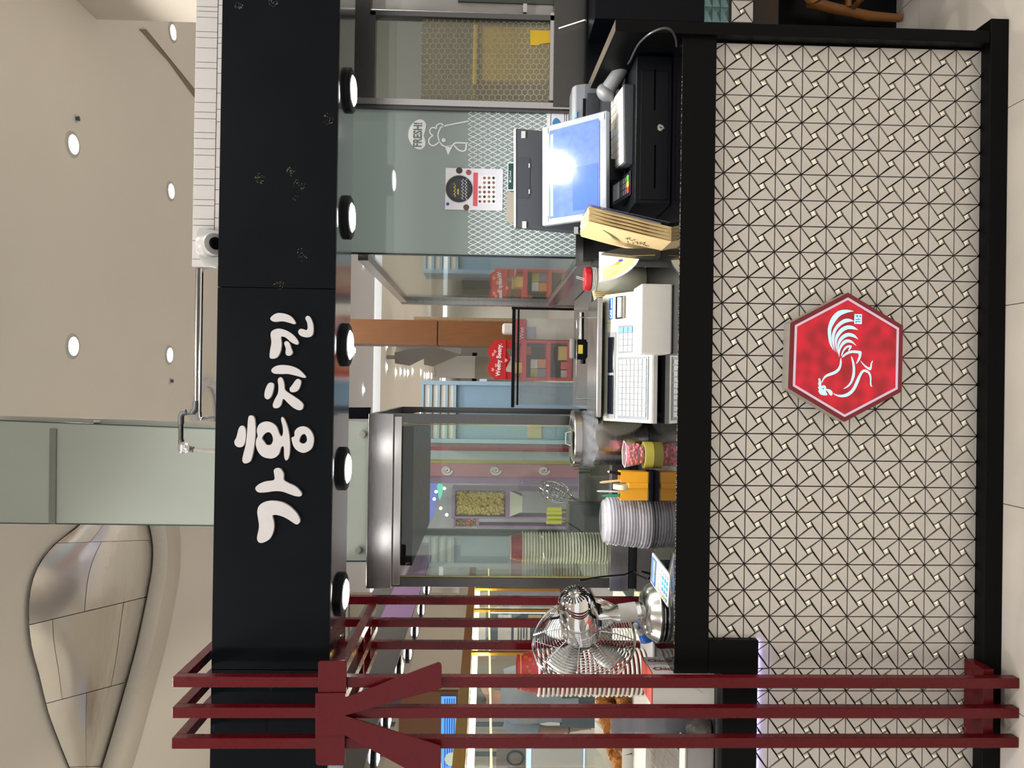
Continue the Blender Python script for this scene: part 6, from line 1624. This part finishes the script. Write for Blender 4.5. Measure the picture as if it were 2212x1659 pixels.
# red sweet kiosk
rkq = thing('sweet_kiosk', 'red sweet stand with a double scalloped Weeny Beeny sign', 'kiosk', (at(1150, 778, 6.2).x, 6.4, 0))
Yr = 6.2
M_kred = mat('kiosk_red', '#b3161f', 0.5); M_kpink = mat('kiosk_pink', '#d88f8c', 0.5)
S6, O6 = 6.1444, (900, 700)
sg_ = [(1030,212),(1185,212),(1185,735),(1020,735),(1020,705),(965,670),(945,600),(952,530),(990,470),(952,410),(948,340),(975,275),(1030,250)]
obj('sign_face', MB().prism([at(x/S6+O6[0], y/S6+O6[1], Yr) for x, y in sg_], (0, 0.05, 0)), M_kred, rkq)
obj('sign_tail', MB().prism([at(x/S6+O6[0], y/S6+O6[1], Yr+0.01) for x, y in [(1185,212),(1275,212),(1275,320),(1190,330),(1250,470),(1185,590),(1190,630),(1275,640),(1275,735),(1185,735)]], (0, 0.04, 0)), M_kred, rkq)
a_, b_ = at(1106/S6+O6[0], 690/S6+O6[1], Yr-0.002), at(1128/S6+O6[0], 262/S6+O6[1], Yr-0.002)
obj('sign_lettering', text_mb('Weeny Beeny.', 0.052, a_, b_-a_, V(0, 0, 1), 0.001, bold=0.0012, sx=0.86), M_paper, rkq)
for q in ((1015, 405), (1040, 365), (1055, 548), (1010, 605), (1185, 480)):
    pq = at(q[0]/S6+O6[0], q[1]/S6+O6[1], Yr-0.001)
    obj('heart_mark', MB().prism([pq + V(*p) for p in [(0, 0, -0.016), (0.016, 0, 0.002), (0.009, 0, 0.012), (0, 0, 0.006), (-0.009, 0, 0.012), (-0.016, 0, 0.002)]], (0, 0.001, 0)), M_kpink, rkq)
xk0, xk1 = at(1150, 821, Yr).x, at(1150, 735, Yr).x; zk2 = at(1113, 778, Yr).z
for X in (xk0, xk1-0.02): obj('side', MB().box((X, Yr, 0), (X+0.02, Yr+0.4, zk2)), M_kred, rkq)
obj('back', MB().box((xk0+0.0205, Yr+0.38, 0), (xk1-0.0205, Yr+0.4, zk2)), mat('kiosk_wine', '#7a2a2e', 0.6), rkq)
for x in (1128, 1180, 1226):
    obj('shelf', MB().box((xk0+0.0205, Yr+0.001, at(x+9, 778, Yr).z), (xk1-0.0205, Yr+0.37, at(x, 778, Yr).z)), M_kred, rkq)
cols_ = ['#d8c36a', '#d3666a', '#cfd0cc', '#b5b34a', '#c98a4a', '#7d8a96']
for i, (x, y0, y1, hgt) in enumerate([(1126, 783, 806, 24), (1146, 748, 766, 18), (1160, 776, 796, 16), (1160, 797, 815, 16), (1178, 776, 795, 18), (1178, 797, 816, 20), (1224, 748, 778, 20), (1224, 782, 798, 14), (1224, 800, 816, 14)]):
    ob_ = obj('sweet_box', pbox(x+2-hgt, x+1.5, y0, y1, Yr+0.05, 0.12), mat('sweet%d' % (i % 6), cols_[i % 6], 0.5), label='%s %s sweet carton counted from the top of the red stand' % (ORD[i], ['yellow', 'pink', 'white', 'olive', 'orange', 'grey'][i % 6]), cat='carton', group='cartons on the red stand', bevel=0.004)
wk = thing('white_stand', 'white stand with a red header left of the wood column foot', 'stand', (at(1200, 715, 6.3).x, 6.4, 0))
obj('header', pbox(1113, 1136, 690, 735, 6.3, 0.1), M_kred, wk)
obj('case', MB().box((at(1200, 734, 6.3).x, 6.31, 0), (at(1200, 688, 6.3).x, 6.5, at(1137, 712, 6.3).z)), M_white, wk)
obj('card', pbox(1138, 1156, 706, 733, 6.305, 0.004), mat('card_grey', '#8f96a8', 0.5), wk)
tx_ = at(1131, 733, 6.298); obj('lettering', text_mb('Wee', 0.05, tx_, V(1, 0, 0), V(0, 0, 1), 0.001), M_paper, wk)
obj('bubble_head', pbox(1085, 1112, 698, 722, 6.3, 0.08), M_white, wk, bevel=0.02)
# far hall: escalators, pillars
M_esc = mat('escalator_grey', '#86817a', 0.5, 0.3)
esc = thing('escalator', 'grey undersides of the escalators hanging in the distant hall', 'escalator', at(890, 770, 11.4))
for P, Y0 in (([(852, 762), (884, 754), (930, 750), (960, 753), (885, 790), (853, 785)], 11.4), ([(915, 758), (950, 752), (995, 766), (935, 792), (916, 788)], 13.8)):
    obj('flight', MB().prism([at(x, y, Y0) for x, y in P], (0.3, 0.8, 0)), M_esc, esc)
pe = at(880, 772, 11.5); obj('hanger', MB().box((pe.x-0.03, 11.5, pe.z), (pe.x+0.03, 11.56, H+1.5)), M_esc, esc)
pl = thing('white_pillar', 'round white pillar in the distant hall', 'pillar', (at(1000, 795, 22).x, 22.5, 0))
pcx = at(1000, 792, 22).x
obj('shaft', MB().cyl((pcx, 22.5, 0), (pcx, 22.5, H+1.49), 0.33, n=28), M_white, pl, smooth=True)
obj('band', MB().cyl((pcx, 22.5, 1.0), (pcx, 22.5, 1.9), 0.34, n=28), mat('band_sand', '#8d8577', 0.6), pl, smooth=True)
fs = thing('far_shop', 'distant shop front with dark doorway and lit panels', 'shop front', (at(1060, 790, 25).x, 25, 0))
obj('front', MB().box((at(1000, 830, 25).x, 25, 0), (at(1000, 745, 25).x, 25.2, at(995, 790, 25).z)), mat('shop_pale', '#a9a69f', 0.6), fs)
obj('doorway', pbox(1020, 1030, 762, 830, 24.99, 0.02), M_black, fs)
obj('lit_panel', pbox(1036, 1052, 772, 826, 24.98, 0.02), glow('panel_lilac', '#b7b4c8', 0.6), fs)
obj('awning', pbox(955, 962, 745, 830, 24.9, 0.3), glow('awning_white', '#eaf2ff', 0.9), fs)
fsp = thing('far_shop', 'distant grey shop front seen through the clear side partition', 'shop front', (at(1060, 600, 20).x, 20, 0))
obj('front', MB().box((at(1000, 690, 20).x, 20, 0), (at(1000, 500, 20).x, 20.2, at(968, 600, 20).z)), mat('shop_pale2', '#b3b0a6', 0.6), fsp)
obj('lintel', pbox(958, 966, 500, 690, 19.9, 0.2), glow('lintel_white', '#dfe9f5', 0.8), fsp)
for a, b, h in ((600, 625, '#5f6a70'), (632, 650, '#7d8288'), (560, 590, '#8d9aa4')): obj('window', pbox(1000, 1060, a, b, 19.95, 0.04), mat('win'+h[1:], h, 0.3), fsp)
# sweet shop behind the cabinet: swirl panels, candy bins
Ys = 7.0
sw = thing('swirl_stand', 'pink and lilac striped candy stand seen through the cabinet', 'stand', (at(1100, 1000, Ys).x, 7.1, 0))
ztop = at(908, 1000, Ys).z
for k, (a, b, h) in enumerate([(957, 967, '#8f5c66'), (967, 975, '#b0384a'), (975, 994, '#9aa0ac'), (994, 1003, '#a8a046'), (1003, 1030, '#9a5f72'), (1030, 1046, '#7a5a86')]):
    X0, X1 = at(1100, b, Ys).x, at(1100, a, Ys).x
    obj('stripe', MB().box((X0, Ys + (0.02 if k % 2 else 0.0), 0), (X1, Ys+0.3, ztop)), mat('stripe%d' % k, h, 0.5), sw)
for x in (965, 1070, 1175):
    sp_ = [at(x + 12*math.cos(t*0.5)*(1-t/26), 1016 + 10*math.sin(t*0.5)*(1-t/26), Ys-0.004) for t in range(24)]
    obj('swirl_print', MB().tube(sp_, 0.012, 4), mat('swirl_pale', '#c3b3bb', 0.5), sw)
Yc2 = 7.3
M_pur = mat('bin_purple', '#8a6a98', 0.45)
cbn = thing('candy_bin', 'purple framed bin full of round yellow sweets', 'candy bin', (at(1060, 1090, Yc2).x, 7.4, 0))
X0, X1 = at(1040, 1116, Yc2).x, at(1040, 1060, Yc2).x; zt6, zb6 = at(976, 1090, Yc2).z, at(1092, 1090, Yc2).z
for X in (X0-0.02, X1): obj('upright', MB().box((X, Yc2, 0), (X+0.02, Yc2+0.25, zt6)), M_pur, cbn)
obj('rail', MB().box((X0, Yc2, zt6-0.03), (X1, Yc2+0.25, zt6)), M_pur, cbn); obj('rail', MB().box((X0, Yc2, zb6-0.04), (X1, Yc2+0.25, zb6)), M_pur, cbn)
obj('chute', MB().prism([(X0, Yc2, zb6-0.041), (X1, Yc2, zb6-0.041), (X1-0.05, Yc2, zb6-0.16), (X0+0.05, Yc2, zb6-0.16)], (0, 0.2, 0)), M_white, cbn)
def sweets(mb, X0, X1, Z0, Z1, Y0, r, n, seed, nm=1):
    r_ = random.Random(seed)
    for k in range(n): mb.ball((r_.uniform(X0+r, X1-r), Y0 + r_.uniform(0, 0.03), r_.uniform(Z0+r, Z1-r)), r, 8, 6, r_.randrange(nm))
    return mb
obj('backing', MB().box((X0, Yc2+0.07, zb6), (X1, Yc2+0.09, zt6-0.03)), mat('sweet_yellow', '#b8a24a', 0.5), cbn)
obj('yellow_sweets', sweets(MB(), X0, X1, zb6, zt6-0.03, Yc2+0.03, 0.016, 620, 1), mat('sweet_yellow', '#b8a24a', 0.5), cbn, smooth=True, kind='stuff')
cb2 = thing('candy_bin', 'purple framed bin of many coloured sweets at its left', 'candy bin', (at(1010, 1126, Yc2).x, 7.4, 0))
X0, X1 = at(1040, 1140, Yc2).x, at(1040, 1121.5, Yc2).x; zt6, zb6 = at(984, 1126, Yc2).z, at(1030, 1126, Yc2).z
obj('rail', MB().box((X0, Yc2, zt6), (X1, Yc2+0.2, zt6+0.02)), M_pur, cb2); obj('rail', MB().box((X0, Yc2, zb6-0.02), (X1, Yc2+0.2, zb6)), M_pur, cb2)
obj('leg', MB().box((X0, Yc2, 0), (X0+0.02, Yc2+0.2, zb6-0.0205)), M_pur, cb2)
obj('mixed_sweets', sweets(MB(), X0, X1, zb6, zt6, Yc2+0.02, 0.014, 200, 2, 4), [mat('sw_r', '#a8352c', 0.4), mat('sw_g', '#3f7a3a', 0.4), mat('sw_o', '#c9702a', 0.4), mat('sw_k', '#3a2a22', 0.4)], cb2, smooth=True, kind='stuff')
bgs = thing('shop_backdrop', 'pale back wall of the sweet shop behind the cabinet', 'wall', (at(1100, 1100, 8.2).x, 8.2, 0))
obj('wall', MB().box((at(1100, 1270, 8.2).x, 8.2, 0), (at(1100, 958, 8.2).x, 8.25, at(905, 1100, 8.2).z)), mat('shop_lilac', '#a9a6b4', 0.6), bgs)
for q, h, lab in ([(920, 1046), (922, 1090), (928, 1128), (940, 1100), (944, 1046)], '#5a63b0', 'blue curved canopy shape in the sweet shop'), ([(944, 1048), (950, 1080), (957, 1050)], '#4fb5a2', 'teal curved canopy shape in the sweet shop'):
    obj('canopy', MB().prism([at(x, y, 7.8) for x, y in crom(q, 5)], (0, 0.1, 0)), glow('canopy'+h[1:], h, 0.5), bgs, label=lab)
for k, q in enumerate([(960, 1055), (938, 1078), (952, 1098), (925, 1112), (965, 1112), (942, 1062)]):
    obj('spotlight', MB().ball(at(q[0], q[1], 7.6), 0.014, 10, 8), M_lamp, bgs, smooth=True)
# kitchen tools inside the cabinet
wh = thing('wire_skimmer', 'shiny wire skimmer basket hanging inside the cabinet', 'skimmer', at(1265, 1080, 3.2))
a_, b_ = at(1165, 1048, 3.2), at(1262, 1086, 3.2)
dv_ = (b_-a_).normalized()
for k in range(10):
    pts = []
    for i in range(13):
        t = i/12; rad = 0.045*math.sin(math.pi*min(1, 0.08+t*0.92))**0.7
        ang = k*math.pi/5; o1 = dv_.orthogonal().normalized(); o2 = dv_.cross(o1)
        pts.append(a_.lerp(b_, t*0.75) + (o1*math.cos(ang)+o2*math.sin(ang))*rad)
    obj('wire', MB().tube(pts, 0.0018, 5), M_chrome, wh, smooth=True)
for k in range(7):
    t = 0.1+0.1*k; rad = 0.045*math.sin(math.pi*min(1, 0.08+t/0.75*0.92))**0.7; c_ = a_.lerp(b_, t); o1 = dv_.orthogonal().normalized(); o2 = dv_.cross(o1)
    obj('hoop', MB().tube([c_ + o1*(rad*math.cos(i*math.pi/10)) + o2*(rad*math.sin(i*math.pi/10)) for i in range(20)], 0.0016, 5, True), M_chrome, wh, smooth=True)
obj('handle', MB().tube([a_.lerp(b_, 0.75), b_, V(b_.x-0.01, b_.y+0.01, zcf+0.002)], 0.006, 8), M_chrome, wh, smooth=True)
yg_ = thing('yellow_tongs', 'yellow handled tongs standing in the cabinet', 'tongs', at(1215, 1110, 3.3))
for y in (1100, 1108, 1118, 1128): obj('grip', MB().tube([at(1180 + (y % 3), y, 3.3), at(1213, y, 3.3)], 0.009, 10), mat('grip_yellow', '#d6cf3a', 0.4), yg_, smooth=True)
for y in (1102, 1124): obj('arm', MB().tube([at(1212, y, 3.3), V(at(1212, y, 3.3).x, 3.3, zcf+0.002)], 0.004, 8), M_chrome, yg_, smooth=True)
tbx = thing('tool_box', 'dark grey steel tool box standing in the cabinet', 'box', at(1290, 1120, 3.15))
obj('case', MB().box((at(1260, 1150, 3.15).x, 3.15, zcf+0.001), (at(1260, 1090, 3.15).x, 3.25, at(1232, 1120, 3.15).z)), mat('case_dark', '#3f4142', 0.4, 0.5), tbx, bevel=0.003)
obj('lid', MB().box((at(1260, 1151, 3.15).x, 3.145, at(1232, 1120, 3.15).z), (at(1260, 1089, 3.15).x, 3.255, at(1228, 1120, 3.15).z)), M_dsteel, tbx)
